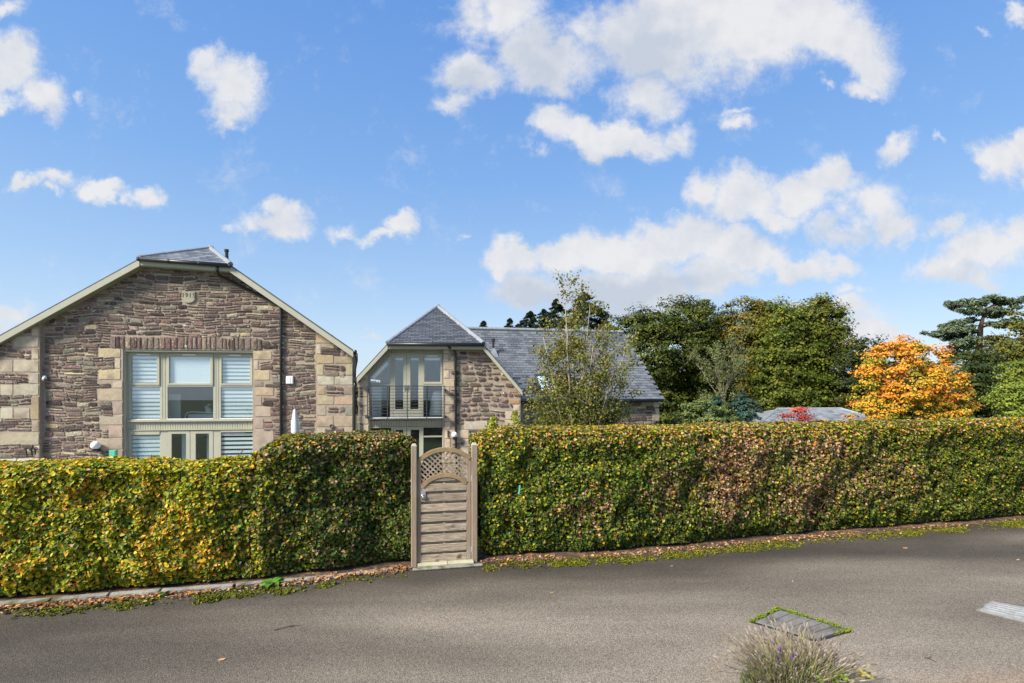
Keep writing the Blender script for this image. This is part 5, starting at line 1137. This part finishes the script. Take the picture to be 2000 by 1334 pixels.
def dropleaf(px, py, ln, rot, lab, col):
    c = G(px, py); t_ = MB(); pts = [(-1,0,.1),(-.4,.42,.25),(.4,.36,.2),(1,0,.35),(.4,-.36,.05),(-.4,-.42,.05),(0,0,0)]
    t_.add([(p[0]*ln/2, p[1]*ln/2, p[2]*ln*.35+.003) for p in pts], [(6,i,(i+1)%6)[::-1] for i in range(6)], col); o = t_.build('dead_leaf', M['dryleaf']); o.location = (c.x, c.y, 0); o.rotation_euler = (0, 0, R(rot)); tag(o, lab, 'leaf', 'single dead leaves on the road')
for a in [(433, 1289, .075, 25, 'curled tan dead leaf on the asphalt at lower left, nearest the camera', (.55,.32,.16)), (1078, 1158, .06, 5, 'small orange-brown dead leaf on the road to the right of the gate', (.45,.24,.12)), (1768, 1071, .09, 0, 'pale orange dead leaf on the road near the right hedge', (.5,.27,.13)), (1988, 1094, .07, 20, 'tan dead leaf at the far right edge of the road', (.5,.33,.18)), (1312, 1106, .05, 10, 'little tan leaf lying on the road below the long hedge', (.45,.32,.18)), (1548, 1136, .05, 60, 'pale curled dead leaf in the middle of the road above the brown cover', (.5,.4,.28)), (1398, 1306, .05, 30, 'brown dead leaf on the road left of the lavender', (.35,.2,.1)), (1985, 1015, .09, 30, 'orange leaf in the moss under the right end of the hedge', (.6,.28,.08))]: dropleaf(*a)
def twig(p, q, lab):
    a, b2 = G(*p), G(*q); t_ = MB(); m_ = a.lerp(b2, .5)+Vector((0, .02, 0)); c = a.lerp(b2, .5); t_.tube([a-c+Vector((0,0,.006)), m_-c+Vector((0,0,.012)), b2-c+Vector((0,0,.006))], [.004, .005, .002], 5); t_.tube([m_-c+Vector((0,0,.01)), m_-c+Vector((.05,.04,.01))], [.004, .002], 4); o = t_.build('twig', M['bark']); o.location = c; tag(o, lab, 'twig', 'twigs fallen on the road')
twig((535, 1232), (588, 1222), 'thin brown twig lying on the road right of the tan leaf'); twig((1805, 1285), (1830, 1295), 'thin twig on the dusty asphalt right of the lavender')

# ------------------------------------------------------------------ parasol and small garden things behind the hedge
fpz = Frame(Vector(((577-CX)/FPX*11, 11, 0)), 0); c = Vector(((578-CX)/FPX*11, 11, -.5)); e_ = empty('garden_parasol', c, 0, c); tag(e_, 'closed parasol in a white pointed cover behind the tall dark hedge', 'parasol')
t_ = MB(); t_.sm = True; zt = CAMH+(HY-799)/FPX*11; zb_ = 1.15
pf = [(.085, zb_), (.09, 1.45), (.085, 1.7), (.07, 1.88), (.045, 2.0), (.03, zt-.03), (.004, zt)]
t_.lathe((0, 0, 0), pf, 14); t_.v = [(c.x+v[0]-.028*max(0, (v[2]-1.3)/.8)**1.0, c.y+v[1], v[2]) for v in t_.v]; t_.build('cover', M['cover'], e_)
t_ = MB(); t_.tube([c, Vector((c.x, c.y, zb_+.02))], .022, 8); t_.build('pole', M['steel'], e_); t_ = MB(); t_.lathe(c, [(.25, 0), (.25, .05), (.05, .09)], 16); t_.build('base', M['kerb'], e_)
c = AT(221.5, 889, 15.9); t_ = MB(); t_.box(-.10, .10, -.05, .05, -.8, .16); t_.box(-.075, .075, -.056, -.051, -.02, .13); o = t_.build('hose_box', M['teal'], None, .03); o.location = c; tag(o, 'small teal plastic box standing against the wall left of the big window', 'box')
c = AT(1013.5, 950, 8.0); t_ = MB(); t_.box(-.012, .012, -.003, .003, -.06, .06); t_.add([(-.02,0,.06),(0,.004,.085),(.015,0,.055)], [(0,1,2)]); o = t_.build('plant_tag', M['teal']); o.location = (c.x, G(1013, 1088).y-.16, c.z); o.rotation_euler = (0, R(8), 0); tag(o, 'tiny turquoise tag caught in the right hedge near the gate', 'tag')
# bed and toy in the upper room of house 1
c = Vector((f.u(396, 1.0), 1.0, ufl+.1)); pw = f.o+f.d*c.x+f.b*c.y
e_ = empty('bed', (pw.x, pw.y, c.z), f.a); tag(e_, 'bed with a white tubular rail seen through the middle window pane', 'bed')
bz_ = f.z(384, 806, 1.0)-c.z; x0, x1 = f.u(363, 1.0)-c.x, f.u(419, 1.0)-c.x
t_ = MB(); t_.tube([(x0, -.05, 0), (x0, -.05, bz_*.6), (x0+.06, -.05, bz_), (x0+.18, -.05, bz_+.03), (x1, -.05, bz_)], .016, 6); t_.build('bed_rail', M['white'], e_)
t_ = MB(); t_.box(x0+.05, x1, 0, 1.6, 0, bz_-.05); t_.build('mattress', M['curtain'], e_, .03)
c2v = Vector((f.u(408, 1.2), 1.2, f.z(384, 803, 1.2))); pw = f.o+f.d*c2v.x+f.b*c2v.y; e_ = empty('soft_toy', (pw.x, pw.y, ufl+.1+bz_-.045), f.a); tag(e_, 'white soft toy lying on the bed behind the glass', 'soft toy')
for (dx, dz, r_, nm) in ((0, .10, .11, 'toy_body'), (-.07, .22, .07, 'toy_head')): t_ = MB(); t_.sm = True; t_.lathe((dx, 0, dz), [(r_*math.sin(math.pi*k/8)+.001, -r_*math.cos(math.pi*k/8)) for k in range(9)], 12); t_.build(nm, M['cover'], e_)
t_ = MB(); t_.tube([(-.05, 0, .27), (0, 0, .32), (.08, 0, .30)], [.02, .03, .01], 6); t_.build('toy_ear', M['cover'], e_)

# ------------------------------------------------------------------ trees
def tree(name, label, cat, base, lobes, D, n, leaf, colf, mat, trunk_r=.25, group=None, clump=.55, bark='bark', limbs=True, seed=0, holes=0.0, depth=1.0, aspect=.75, dsp=None, gz0=GZ):
    """lobes: (px, py, rx_px, ry_px[, dy]) ellipsoids of the crown at distance D; foliage grows as leaf clumps on and in them"""
    r0 = np.random.default_rng(seed+100); bx_ = (base-CX)/FPX*D; em = empty(name, (bx_, D, gz0), 0, (bx_, D, gz0)); tag(em, label, cat, group)
    LB = [((l[0]-CX)/FPX*D, D+(l[4] if len(l) > 4 else 0), CAMH+(HY-l[1])/FPX*D, l[2]/FPX*D, l[3]/FPX*D) for l in lobes]
    vol = np.array([l[3]*l[4] for l in LB]); vol = vol/vol.sum(); P = []; Nn_ = []; CD = []
    for (cx_, cy_, cz_, rx, rz), w in zip(LB, vol):
        m_ = int(n*w); per = 85; nc = max(3, m_//per); dr = unit(r0.normal(size=(nc, 3))*[1, 1, 1]); dr[:, 1] = np.where(r0.random(nc) < .62, -np.abs(dr[:, 1]), dr[:, 1]); rad = r0.uniform(.30, 1.12, nc)**.6
        ry = min(rx, rz)*depth
        cc_ = np.array([cx_, cy_, cz_])+dr*np.array([rx, ry, rz])*rad[:, None]
        cr_ = r0.uniform(.45, 1.6, nc)*clump
        idx = np.repeat(np.arange(nc), per); d2 = unit(r0.normal(size=(len(idx), 3))); d2[:, 2] = np.where(r0.random(len(idx)) < .6, np.abs(d2[:, 2]), d2[:, 2])
        rr = r0.uniform(.35, 1.1, len(idx))
        q = cc_[idx]+d2*(rr*cr_[idx])[:, None]*np.array([1.2, 1, .62]); P.append(q); Nn_.append(unit(d2*.8+dr[idx]*.5+np.array([0, -.1, .45])+r0.normal(size=(len(idx), 3))*.33)); CD.append(np.stack([idx*0+r0.random(nc)[idx], rad[idx]], 1))
    P = np.concatenate(P); Nn_ = np.concatenate(Nn_); CD = np.concatenate(CD)
    C = colf(P, CD); sz = r0.uniform(.6, 1.3, len(P))*leaf
    leaves('crown', P, Nn_, sz, C, M[mat], em, aspect=aspect, hang=.3)
    t_ = MB(); zc_ = np.mean([l[2] for l in LB]); b0 = Vector((bx_, D, gz0)); tp_ = Vector((np.average([l[0] for l in LB], weights=vol), D, zc_)); 
    t_.sm = True; t_.tube([b0, b0.lerp(tp_, .3)+Vector((.1, 0, 0)), b0.lerp(tp_, .7), tp_], [trunk_r, trunk_r*.8, trunk_r*.55, trunk_r*.3], 8)
    if limbs:
        for l in LB:
            e2 = Vector(l[:3]); s_ = b0.lerp(tp_, random.uniform(.3, .75)); mdl = s_.lerp(e2, .5)-Vector((0, 0, .2)); t_.tube([s_, mdl, e2, e2+(e2-s_)*.10], [trunk_r*.4, trunk_r*.28, trunk_r*.15, .02], 5)
            for _ in range(3): e3_ = e2+Vector((random.uniform(-1,1)*l[3]*.8, random.uniform(-1,.5)*l[3]*.5, random.uniform(-.3,1)*l[4]*.8)); t_.tube([e2, e2.lerp(e3_, .5), e3_], [trunk_r*.13, trunk_r*.09, .015], 4)
    t_.build('trunk', M[bark], em); return em
def mixc_(cols, wts, patch=None, seed=0, var=.3):
    cols = np.array(cols)
    def f_(P, CD):
        w = np.cumsum(np.array(wts)/sum(wts)); idx = np.searchsorted(w, (CD[:, 0]*.75+rng.random(len(P))*.25).clip(0, .9999)); C = cols[np.minimum(idx, len(cols)-1)]
        return np.clip(C*rng.uniform(1-var, 1+var, (len(P), 1))*(.75+.5*fbm(P, .6, seed))[:, None], 0, 1)
    return f_
dk = (.050,.064,.009); md = (.100,.112,.015); ol = (.160,.145,.020); yo = (.28,.18,.018); bl = (.033,.050,.013); br_ = (.17,.115,.025); lg = (.145,.165,.020)
GRP = 'woodland trees behind the garden'
WT = [
 ('sycamore_tree', 'dark green tree with one rusty patch right of the slate wing roof', 1262, [(1240,650,50,42),(1262,640,48,40),(1290,690,60,60),(1250,740,50,60),(1310,640,40,40,1),(1280,790,70,60)], 40, 17000, [md, dk, ol, yo], [4,4,2,.6]),
 ('sycamore_tree', 'broad dark tree rising behind the bare pale branches', 1340, [(1325,625,45,38),(1350,640,45,50),(1345,700,60,60),(1365,760,60,60),(1310,740,50,55,1),(1380,700,50,60,1)], 42, 18000, [dk, md, ol], [4,4,2]),
 ('ash_tree', 'tall thin-topped tree with ragged sky gaps beside the bare branches', 1385, [(1372,600,16,22),(1382,625,26,26),(1398,650,32,32),(1360,612,14,14),(1405,622,13,16),(1395,690,40,50)], 44, 6500, [md, dk, (.06,.085,.045)], [4,3,2]),
 ('sycamore_tree', 'olive brown tree in the middle of the woodland edge', 1460, [(1450,630,50,42),(1480,640,50,46),(1440,670,50,50),(1475,700,60,60),(1455,760,60,60),(1500,620,45,32)], 43, 22000, [ol, md, dk, br_, yo], [4,3,3,1.6,.8]),
 ('sycamore_tree', 'dense green tree with lighter clumps left of the tallest crown', 1535, [(1525,640,46,42),(1550,680,55,55),(1520,710,55,60),(1560,750,65,60),(1510,770,60,50),(1590,770,60,50)], 39, 22000, [md, ol, dk, lg], [4,2.4,3,1.5]),
 ('sycamore_tree', 'tallest round-topped tree standing above the low outbuilding', 1600, [(1598,620,42,34),(1615,640,32,42),(1575,635,30,32),(1600,680,55,50),(1625,730,55,60),(1610,780,60,45)], 40, 20000, [md, dk, ol, lg], [4,4,2,1]),
 ('hawthorn_tree', 'thin dark tree with open twigs just left of the orange maple', 1680, [(1685,690,40,34),(1665,735,40,45),(1700,740,45,45),(1660,775,45,40)], 37, 5200, [bl, dk, br_], [4,4,1.4]),
 ('sycamore_tree', 'dark tree in the gap behind the blue-green conifers', 1420, [(1400,760,70,50),(1450,790,70,40),(1340,790,70,45)], 47, 14000, [bl, dk], [1,1]),
 ('beech_tree', 'dark tree behind the outbuilding roof', 1560, [(1540,800,70,40),(1620,800,70,45),(1690,790,60,45)], 46, 12000, [bl, dk], [1,1]),
]
TT = [(.75,.85,.8), (.8,.9,.8), (.95,1.0,1.3), (1.25,1.05,.9), (1.0,1.15,.9), (1.15,1.15,.9), (.8,.8,1), (.7,.8,1), (.7,.8,1)]
for k, (nm, lab, bpx, lob, D, n, cs, ws) in enumerate(WT):
    tree(nm, lab, 'tree', bpx, lob, D, int(n*1.6), .19, mixc_([tuple(v*g for v, g in zip(c, TT[k])) for c in cs], ws, seed=k), 'treeleaf', .3, GRP, clump=.66 if nm != 'ash_tree' else .42, seed=k)
# orange maple
def colmap(P, CD):
    zr_ = (P[:, 2]-CAMH+1.4)/3.5; w = rng.random(len(P)); c0 = CD[:, 0]; o = np.array((.66,.245,.03)); y = np.array((.62,.34,.03)); g = np.array((.19,.22,.022)); p = np.array((.66,.26,.10))
    t = c0*.6+w*.4-(1-CD[:, 1])*.55; C = np.where((t < .22)[:, None], g, np.where((t < .50)[:, None], y, np.where((t < .85)[:, None], o, p)))
    low = np.clip(.35-zr_, 0, 1)*1.3; C = np.where((rng.random(len(P)) < low)[:, None], g*np.array([1.0, 1.05, 1]), C); return C*rng.uniform(.75, 1.25, (len(P), 1))
tree('maple_tree', 'rounded maple tree in bright orange and yellow autumn leaf', 'tree', 1778, [(1762,688,36,28),(1730,705,42,36),(1800,708,48,36),(1835,745,44,40),(1700,760,38,44),(1770,755,70,60),(1715,800,52,36),(1845,800,52,40),(1780,810,90,42),(1758,672,18,14),(1700,715,24,22),(1880,768,13,10),(1868,790,24,20)], 22, 34000, .10, colmap, 'treeleaf', .14, clump=.27, seed=31)
# right-hand side trees
tree('holly_tree', 'dark evergreen tree behind the right side of the orange maple', 'tree', 1890, [(1880,740,50,50),(1900,780,60,50),(1850,790,50,45),(1930,790,60,50),(1905,715,40,30)], 33, 26000, .15, mixc_([bl, dk, (.03,.055,.03)], [4,4,2], seed=41), 'treeleaf', .22, clump=.5, seed=41)
tree('oak_tree', 'olive brown broad tree at the right edge below the pine', 'tree', 1975, [(1975,680,45,45),(2000,640,30,30),(1950,715,45,40),(2020,700,60,60),(1990,745,60,45),(2060,660,50,60)], 36, 24000, .16, mixc_([md, ol, dk, br_], [4,2.5,3,1.2], seed=43), 'treeleaf', .28, clump=.55, seed=43)
tree('lime_tree', 'yellow-green tree cut off by the right edge above the hedge', 'tree', 1995, [(1990,730,28,30),(1975,765,32,36),(2010,780,50,50),(1985,800,40,30),(2040,740,50,50)], 24, 20000, .10, mixc_([(.20,.25,.03), (.13,.18,.025), (.28,.28,.04)], [4,3,2], seed=45), 'treeleaf', .14, clump=.33, seed=45)
# low shrubs
tree('spindle_shrub', 'light green feathery shrub in front of the woodland, left of the blue conifer', 'shrub', 1368, [(1345,805,22,24),(1375,800,26,30),(1395,820,30,28),(1330,825,20,20),(1360,825,35,22)], 25, 6000, .09, mixc_([(.12,.17,.05), (.17,.21,.06), (.08,.12,.04)], [3,3,2], seed=51), 'treeleaf', .05, clump=.22, seed=51)
def cone_tree(name, label, cat, px, pyt, D, wpx, n, leaf, cols, group=None, seed=0, dens=1.0, gz0=GZ, base_py=None, layers=13, aspect=.28):
    r0 = np.random.default_rng(seed+300); bx_ = (px-CX)/FPX*D; em = empty(name, (bx_, D, gz0), 0, (bx_, D, gz0)); tag(em, label, cat, group); zt_ = CAMH+(HY-pyt)/FPX*D; W_ = wpx/FPX*D; H = zt_-gz0
    n *= 4; W_ *= 2.3; t_ = MB(); t_.tube([(bx_, D, gz0), (bx_, D, zt_)], [H*.022, .012], 7); tips = []; nb2 = layers*9
    P = []; T = []; Nn_ = []; per = max(6, int(n//nb2))
    for k in range(nb2):
        h = (k/nb2)**1.5; z = zt_-.08-h*(H*.9); a = r0.uniform(0, 2*np.pi); ln = W_*(h**.8)*r0.uniform(.5, 1.25)+.08; d = np.array([math.cos(a), math.sin(a), 0]); droop = -.35-.2*h
        t_.tube([(bx_, D, z), (bx_+d[0]*ln*.5, D+d[1]*ln*.5, z+ln*droop*.35), (bx_+d[0]*ln, D+d[1]*ln, z+ln*(droop*.6+.08))], [.02+.02*h, .014, .005], 4, caps=False)
        t = r0.uniform(.12, 1.03, per)**.8; q = np.array([bx_, D, z])+d*(ln*t)[:, None]; q[:, 2] += ln*t*droop*.65+r0.normal(size=per)*.05*ln; sidev = np.array([-d[1], d[0], 0]); sd_ = r0.normal(size=per)*.26*ln*(1.12-t)
        q += sidev*sd_[:, None]; P.append(q); tt = d*.8+sidev*np.sign(sd_)[:, None]*.7+np.array([0, 0, -.12]); T.append(np.tile(tt, (1, 1))); Nn_.append(unit(np.tile([0, 0, 1.], (per, 1))+r0.normal(size=(per, 3))*.5+d*.4))
    P = np.concatenate(P); T = np.concatenate(T); Nn_ = np.concatenate(Nn_); C = np.array(cols)[r0.integers(0, len(cols), len(P))]*r0.uniform(.65, 1.3, (len(P), 1))
    leaves('needles', P, Nn_, r0.uniform(.6, 1.3, len(P))*leaf, C, M['needle'], em, aspect=aspect, hang=0, T0=T); t_.build('trunk', M['bark'], em)
SP = [(.032,.052,.028), (.045,.066,.032), (.022,.036,.020)]; SG = 'dark spruces behind the wing roof'
for k, (px, py, D, w, n, lab) in enumerate([(945, 626, 46, 42, 1500, 'tiny spruce tip nearest the hip, above the wing ridge'), (996, 621, 46, 36, 1500, 'thin spruce tip second from the left above the wing ridge'), (1036, 607, 45, 60, 3500, 'bushy spruce third from the left above the wing ridge'), (1062, 603, 47, 60, 3500, 'spruce partly hidden by the left side of the birch'), (1087, 583, 48, 55, 4500, 'spruce behind the top of the birch, left of the tallest'), (1141, 570, 45, 85, 9000, 'tallest wide spruce rising behind the birch'), (1176, 612, 49, 55, 4000, 'spruce on the right shoulder of the tallest one'), (1012, 632, 52, 60, 2500, 'small distant spruce just showing over the ridge')]):
    cone_tree('spruce_tree', lab, 'spruce', px, py, D, w, n*1.6, .24, SP, SG, seed=k)
BS = [(.06,.12,.095), (.045,.095,.075), (.09,.15,.12)]
cone_tree('blue_conifer', 'small blue-green conifer standing nearest the wing gable end', 'conifer', 1398, 772, 27, 42, 5000, .15, BS, 'blue-green conifers', seed=21); cone_tree('blue_conifer', 'fuller blue-green conifer just left of the low outbuilding', 'conifer', 1452, 765, 26, 42, 6500, .15, BS, 'blue-green conifers', seed=22)
cone_tree('garden_conifer', 'yellow-green soft conifer between the two blue ones', 'conifer', 1418, 785, 25, 38, 4500, .13, [(.12,.17,.05), (.16,.20,.06), (.09,.13,.04)], seed=23)
# red acer
tree('japanese_maple', 'small crimson maple in front of the grey outbuilding roof', 'tree', 1548, [(1545,808,28,14),(1530,820,24,12),(1568,800,16,10),(1555,822,32,14),(1565,815,12,16)], 20, 1500, .07, mixc_([(.38,.045,.045), (.28,.045,.04), (.45,.11,.07)], [3,2,2], seed=61), 'treeleaf', .035, clump=.17, seed=61)

# pine with layered pads
def pine(px, D, label):
    bx_ = (px-CX)/FPX*D; em = empty('pine_tree', (bx_, D, GZ), 0, (bx_, D, GZ)); tag(em, label, 'pine'); t_ = MB(); t_.sm = True
    tr = [AT(1905, 900, D), AT(1908, 740, D), AT(1911, 690, D), AT(1915, 640, D), AT(1925, 600, D)]; tr[0].z = GZ; t_.tube(tr, [.42, .33, .27, .18, .05], 9)
    rp = random.Random(5); P = []; Nn_ = []; T = []
    LM = [(606,1868,592,-4,.3),(612,1882,612,-2,-.5),(598,1950,582,-8,.2),(604,1972,596,-8,-.4),(615,1985,612,-5,.6),(625,1862,636,-2,.5),(632,1990,640,-5,-.8),(645,1838,652,-6,.2),(650,1812,654,-4,-.2),(648,1880,660,2,.8),(662,1990,668,-5,.7),(670,1848,676,-8,-.6),(668,1865,690,-4,.5),(676,1978,694,-6,-.5),(690,1858,706,-4,.4),(700,1885,718,0,-.7),(700,1960,712,-4,.6),(620,1935,612,-6,-1.0),(640,1940,640,-6,-1.2),(598,1912,588,-4,.4)]
    tz = [p.z for p in tr]; txx = [p.x for p in tr]
    for (sy, ex_, ey_, arch_, dy) in LM:
        s_ = AT(1912, sy, D); s_.x = float(np.interp(s_.z, tz, txx)); e2 = AT(ex_, ey_, D); e2.y += dy*1.8; m_ = s_.lerp(e2, .5)-Vector((0, 0, arch_/FPX*D)); pts = [s_, s_.lerp(m_, .5)+Vector((0,0,.05)), m_, e2]; t_.tube(pts, [.10, .075, .05, .015], 5)
        ln = (e2-s_).length; nc = int(5+ln*3.2)
        for j in range(nc):
            k = .30+.74*(j+rp.random())/nc; q0 = (s_.lerp(m_, k/.5) if k < .5 else m_.lerp(e2, (k-.5)/.5)); q0 = q0+Vector((rp.gauss(0, .18), rp.gauss(0, .45), rp.gauss(.03, .13))); rx = rp.uniform(.22, .55); rz = rp.uniform(.09, .22); n = int(60+rx*rz*700)
            d = unit(rng.normal(size=(n, 3))); tilt = rp.gauss(0, .25); q = d*(rng.random(n)**.45)[:, None]*np.array([rx, rx, rz]); q[:, 2] += q[:, 0]*tilt; q += np.array(q0)+rng.normal(size=(n, 3))*.04
            P.append(q); Nn_.append(unit(d*.6+rng.normal(size=(n, 3))*.5+[0, -.1, .7])); T.append(d+[0, 0, .5])
    P = np.concatenate(P); n = len(P); C = np.array([(.10,.14,.075), (.07,.10,.055), (.15,.19,.105)])[rng.integers(0, 3, n)]*rng.uniform(.7, 1.3, (n, 1)); leaves('needles', P, np.concatenate(Nn_), rng.uniform(.6, 1.3, n)*.30, C, M['needle'], em, aspect=.28, hang=0, T0=np.concatenate(T)); t_.build('trunk', material('pine_bark', (.075,.05,.036), .95, .4, 5, .6, 12, grain=(4,4,1)), em)
pine(1905, 42, 'tall open-crowned pine with layered blue-green needles at right')

# branching wood: birch and bare tree
def grow(mb, p, d, ln, r, depth, tips, spread=.5, up_=.15, seg=4, n=2, shrink=.72, sides=5, rnd=random, col=None):
    pts = [Vector(p)]; rad = [r]; cur = Vector(p); dd = Vector(d).normalized()
    for i in range(seg):
        dd = (dd+Vector((rnd.gauss(0, .10), rnd.gauss(0, .10), rnd.gauss(0, .05)+up_*.15))).normalized(); cur = cur+dd*ln/seg; pts.append(cur.copy()); rad.append(r*(1-.55*(i+1)/seg))
        if depth <= 1 or i > 0: tips.append((cur.copy(), dd.copy(), depth))
    mb.tube(pts, rad, sides if depth > 1 else 3, col, caps=False)
    if depth > 0:
        for i in range(n):
            k = rnd.uniform(.25, 1.0); q = pts[0].lerp(pts[-1], k); idx = min(int(k*seg), seg-1); q = pts[idx].lerp(pts[idx+1], k*seg-idx); a = rnd.uniform(0, 2*math.pi); o_ = dd.orthogonal().normalized(); o_ = Matrix.Rotation(a, 3, dd) @ o_
            grow(mb, q, (dd+o_*spread*rnd.uniform(.6, 1.4)+Vector((0, 0, up_))).normalized(), ln*shrink*rnd.uniform(.7, 1.15), r*.5, depth-1, tips, spread, up_, max(2, seg-1), n, shrink, sides, rnd, col)
rb = random.Random(12); DB = 13.0; bb_ = AT(1128, 860, DB); bb_.z = -.6; em = empty('birch_tree', bb_, 0, bb_); tag(em, 'multi-stemmed silver birch with sparse olive leaves in front of the wing', 'tree')
t_ = MB(); t_.sm = True; tips = []
for (tx, ty, dy, r_) in [(1103,562,.2,.032),(1122,590,.5,.03),(1150,600,-.2,.034),(1172,640,.3,.03),(1215,690,-.3,.03),(1060,660,-.2,.03),(1085,700,.4,.03),(1190,720,-.6,.028),(1045,745,.3,.025),(1222,760,.2,.025),(1150,680,-.7,.03),(1100,640,-.5,.03)]:
    tp_ = AT(tx, ty, DB); tp_.y += dy; b0 = bb_+Vector((rb.uniform(-.12, .12), rb.uniform(-.1, .1), 0)); pts = [b0]; m1 = b0.lerp(tp_, .35); m1.x = b0.x+(tp_.x-b0.x)*.25; m2 = b0.lerp(tp_, .7); m2.x = b0.x+(tp_.x-b0.x)*.62; pts += [m1, m2, tp_]; t_.tube(pts, [r_, r_*.8, r_*.5, .006], 6)
    for k in range(22):
        q_ = rb.uniform(.25, 1); seg_ = 0 if q_ < .35 else (1 if q_ < .7 else 2); lo_ = (0, .35, .7)[seg_]; hi_ = (.35, .7, 1)[seg_]; q = pts[seg_].lerp(pts[seg_+1], (q_-lo_)/(hi_-lo_)); sgn = rb.choice((-1, 1)); d = Vector((sgn*rb.uniform(.3, 1), rb.uniform(-.6, .6), rb.uniform(.5, 1.2)))
        grow(t_, q, d, rb.uniform(.4, .95)*(1.15-q_*.5), r_*.28*(1.1-q_*.6), 1, tips, .6, .1, 3, 3, .6, 4, rb)
t_.build('stems', M['birch'], em)
P = []; 
for (p, d, dp) in tips:
    for _ in range(rb.choice((4, 6, 8, 10))): P.append((p.x+rb.gauss(0, .09), p.y+rb.gauss(0, .09), p.z-abs(rb.gauss(0, .09))))
for _ in range(3600):   # bushy low growth
    a = rb.uniform(0, 6.28); r_ = math.sqrt(rb.random()); P.append((bb_.x+math.cos(a)*r_*1.38, bb_.y+math.sin(a)*r_*.7, 1.3+rb.random()**1.3*1.5*(1.15-.6*r_)))
P = np.array(P); n = len(P); CB = np.array([(.165,.175,.025), (.235,.22,.030), (.095,.115,.018), (.28,.17,.045), (.34,.17,.06), (.08,.095,.028)]); idx = np.searchsorted(np.cumsum([.33,.25,.25,.05,.03,.09]), rng.random(n)).clip(0, 5); low = (P[:, 2] < 2.4)&(rng.random(n) < .5); C = np.where(low[:, None], CB[2]*.9, CB[idx])*rng.uniform(.7, 1.3, (n, 1))
print('birch leaves', n)
leaves('foliage', P, unit(rng.normal(size=(n, 3))+[0, -.3, .3]), rng.uniform(.65, 1.25, n)*.066, C, M['treeleaf'], em, aspect=.75, hang=.6)
DA = 37.0; ba_ = AT(1418, 800, DA); ba_.z = GZ; em = empty('bare_tree', ba_, 0, ba_); tag(em, 'leafless pale-branched tree in front of the woodland', 'tree'); t_ = MB(); tips = []
t_.tube([ba_, ba_+Vector((-.1, 0, 2.4)), ba_+Vector((-.3, 0, 3.0))], [.12, .09, .08], 6)
for k in range(9):
    a = -1.0+k*.25; grow(t_, ba_+Vector((-.2, 0, 2.3+.08*k)), (math.sin(a)*.8, rb.uniform(-.5, .3), 1.0), rb.uniform(1.8, 3.2), .035, 3, tips, .42, .12, 4, 3, .6, 4, rb)
for k in range(5): grow(t_, ba_+Vector((0, 0, 1.2+.2*k)), (rb.uniform(-1, 1), -.3, .35), 1.6, .035, 2, tips, .5, .0, 3, 3, .6, 4, rb)
t_.build('branches', M['deadwood'], em)
P = np.array([(p.x+rb.gauss(0,.12), p.y+rb.gauss(0,.12), p.z+rb.gauss(0,.12)) for (p, d, dp) in tips for _ in range(5)]); n = len(P); leaves('sparse_leaves', P, unit(rng.normal(size=(n, 3))+[0, -.4, .5]), rng.uniform(.6, 1.2, n)*.15, np.array([(.13,.16,.06), (.17,.17,.06), (.10,.13,.05)])[rng.integers(0, 3, n)], M['treeleaf'], em)
# distant treeline so that the horizon closes between the crowns
n = 26000; xx = rng.uniform(-40, 110, n); P = np.stack([xx, 70+rng.normal(size=n)*3+np.abs(xx)*.05, GZ+rng.random(n)**.8*(3.6+2.2*fbm(np.stack([xx, xx*0, xx*0], 1), .12, 80))], 1)
o = leaves('distant_wood', P, unit(rng.normal(size=(n, 3))+[0, -.6, .6]), rng.uniform(.5, 1.0, n), np.tile((.035,.05,.022), (n, 1))*rng.uniform(.6, 1.4, (n, 1)), M['treeleaf'], None); tag(o, 'far dark wood closing the view between the trees', 'wood')
print('objects', len(bpy.data.objects))
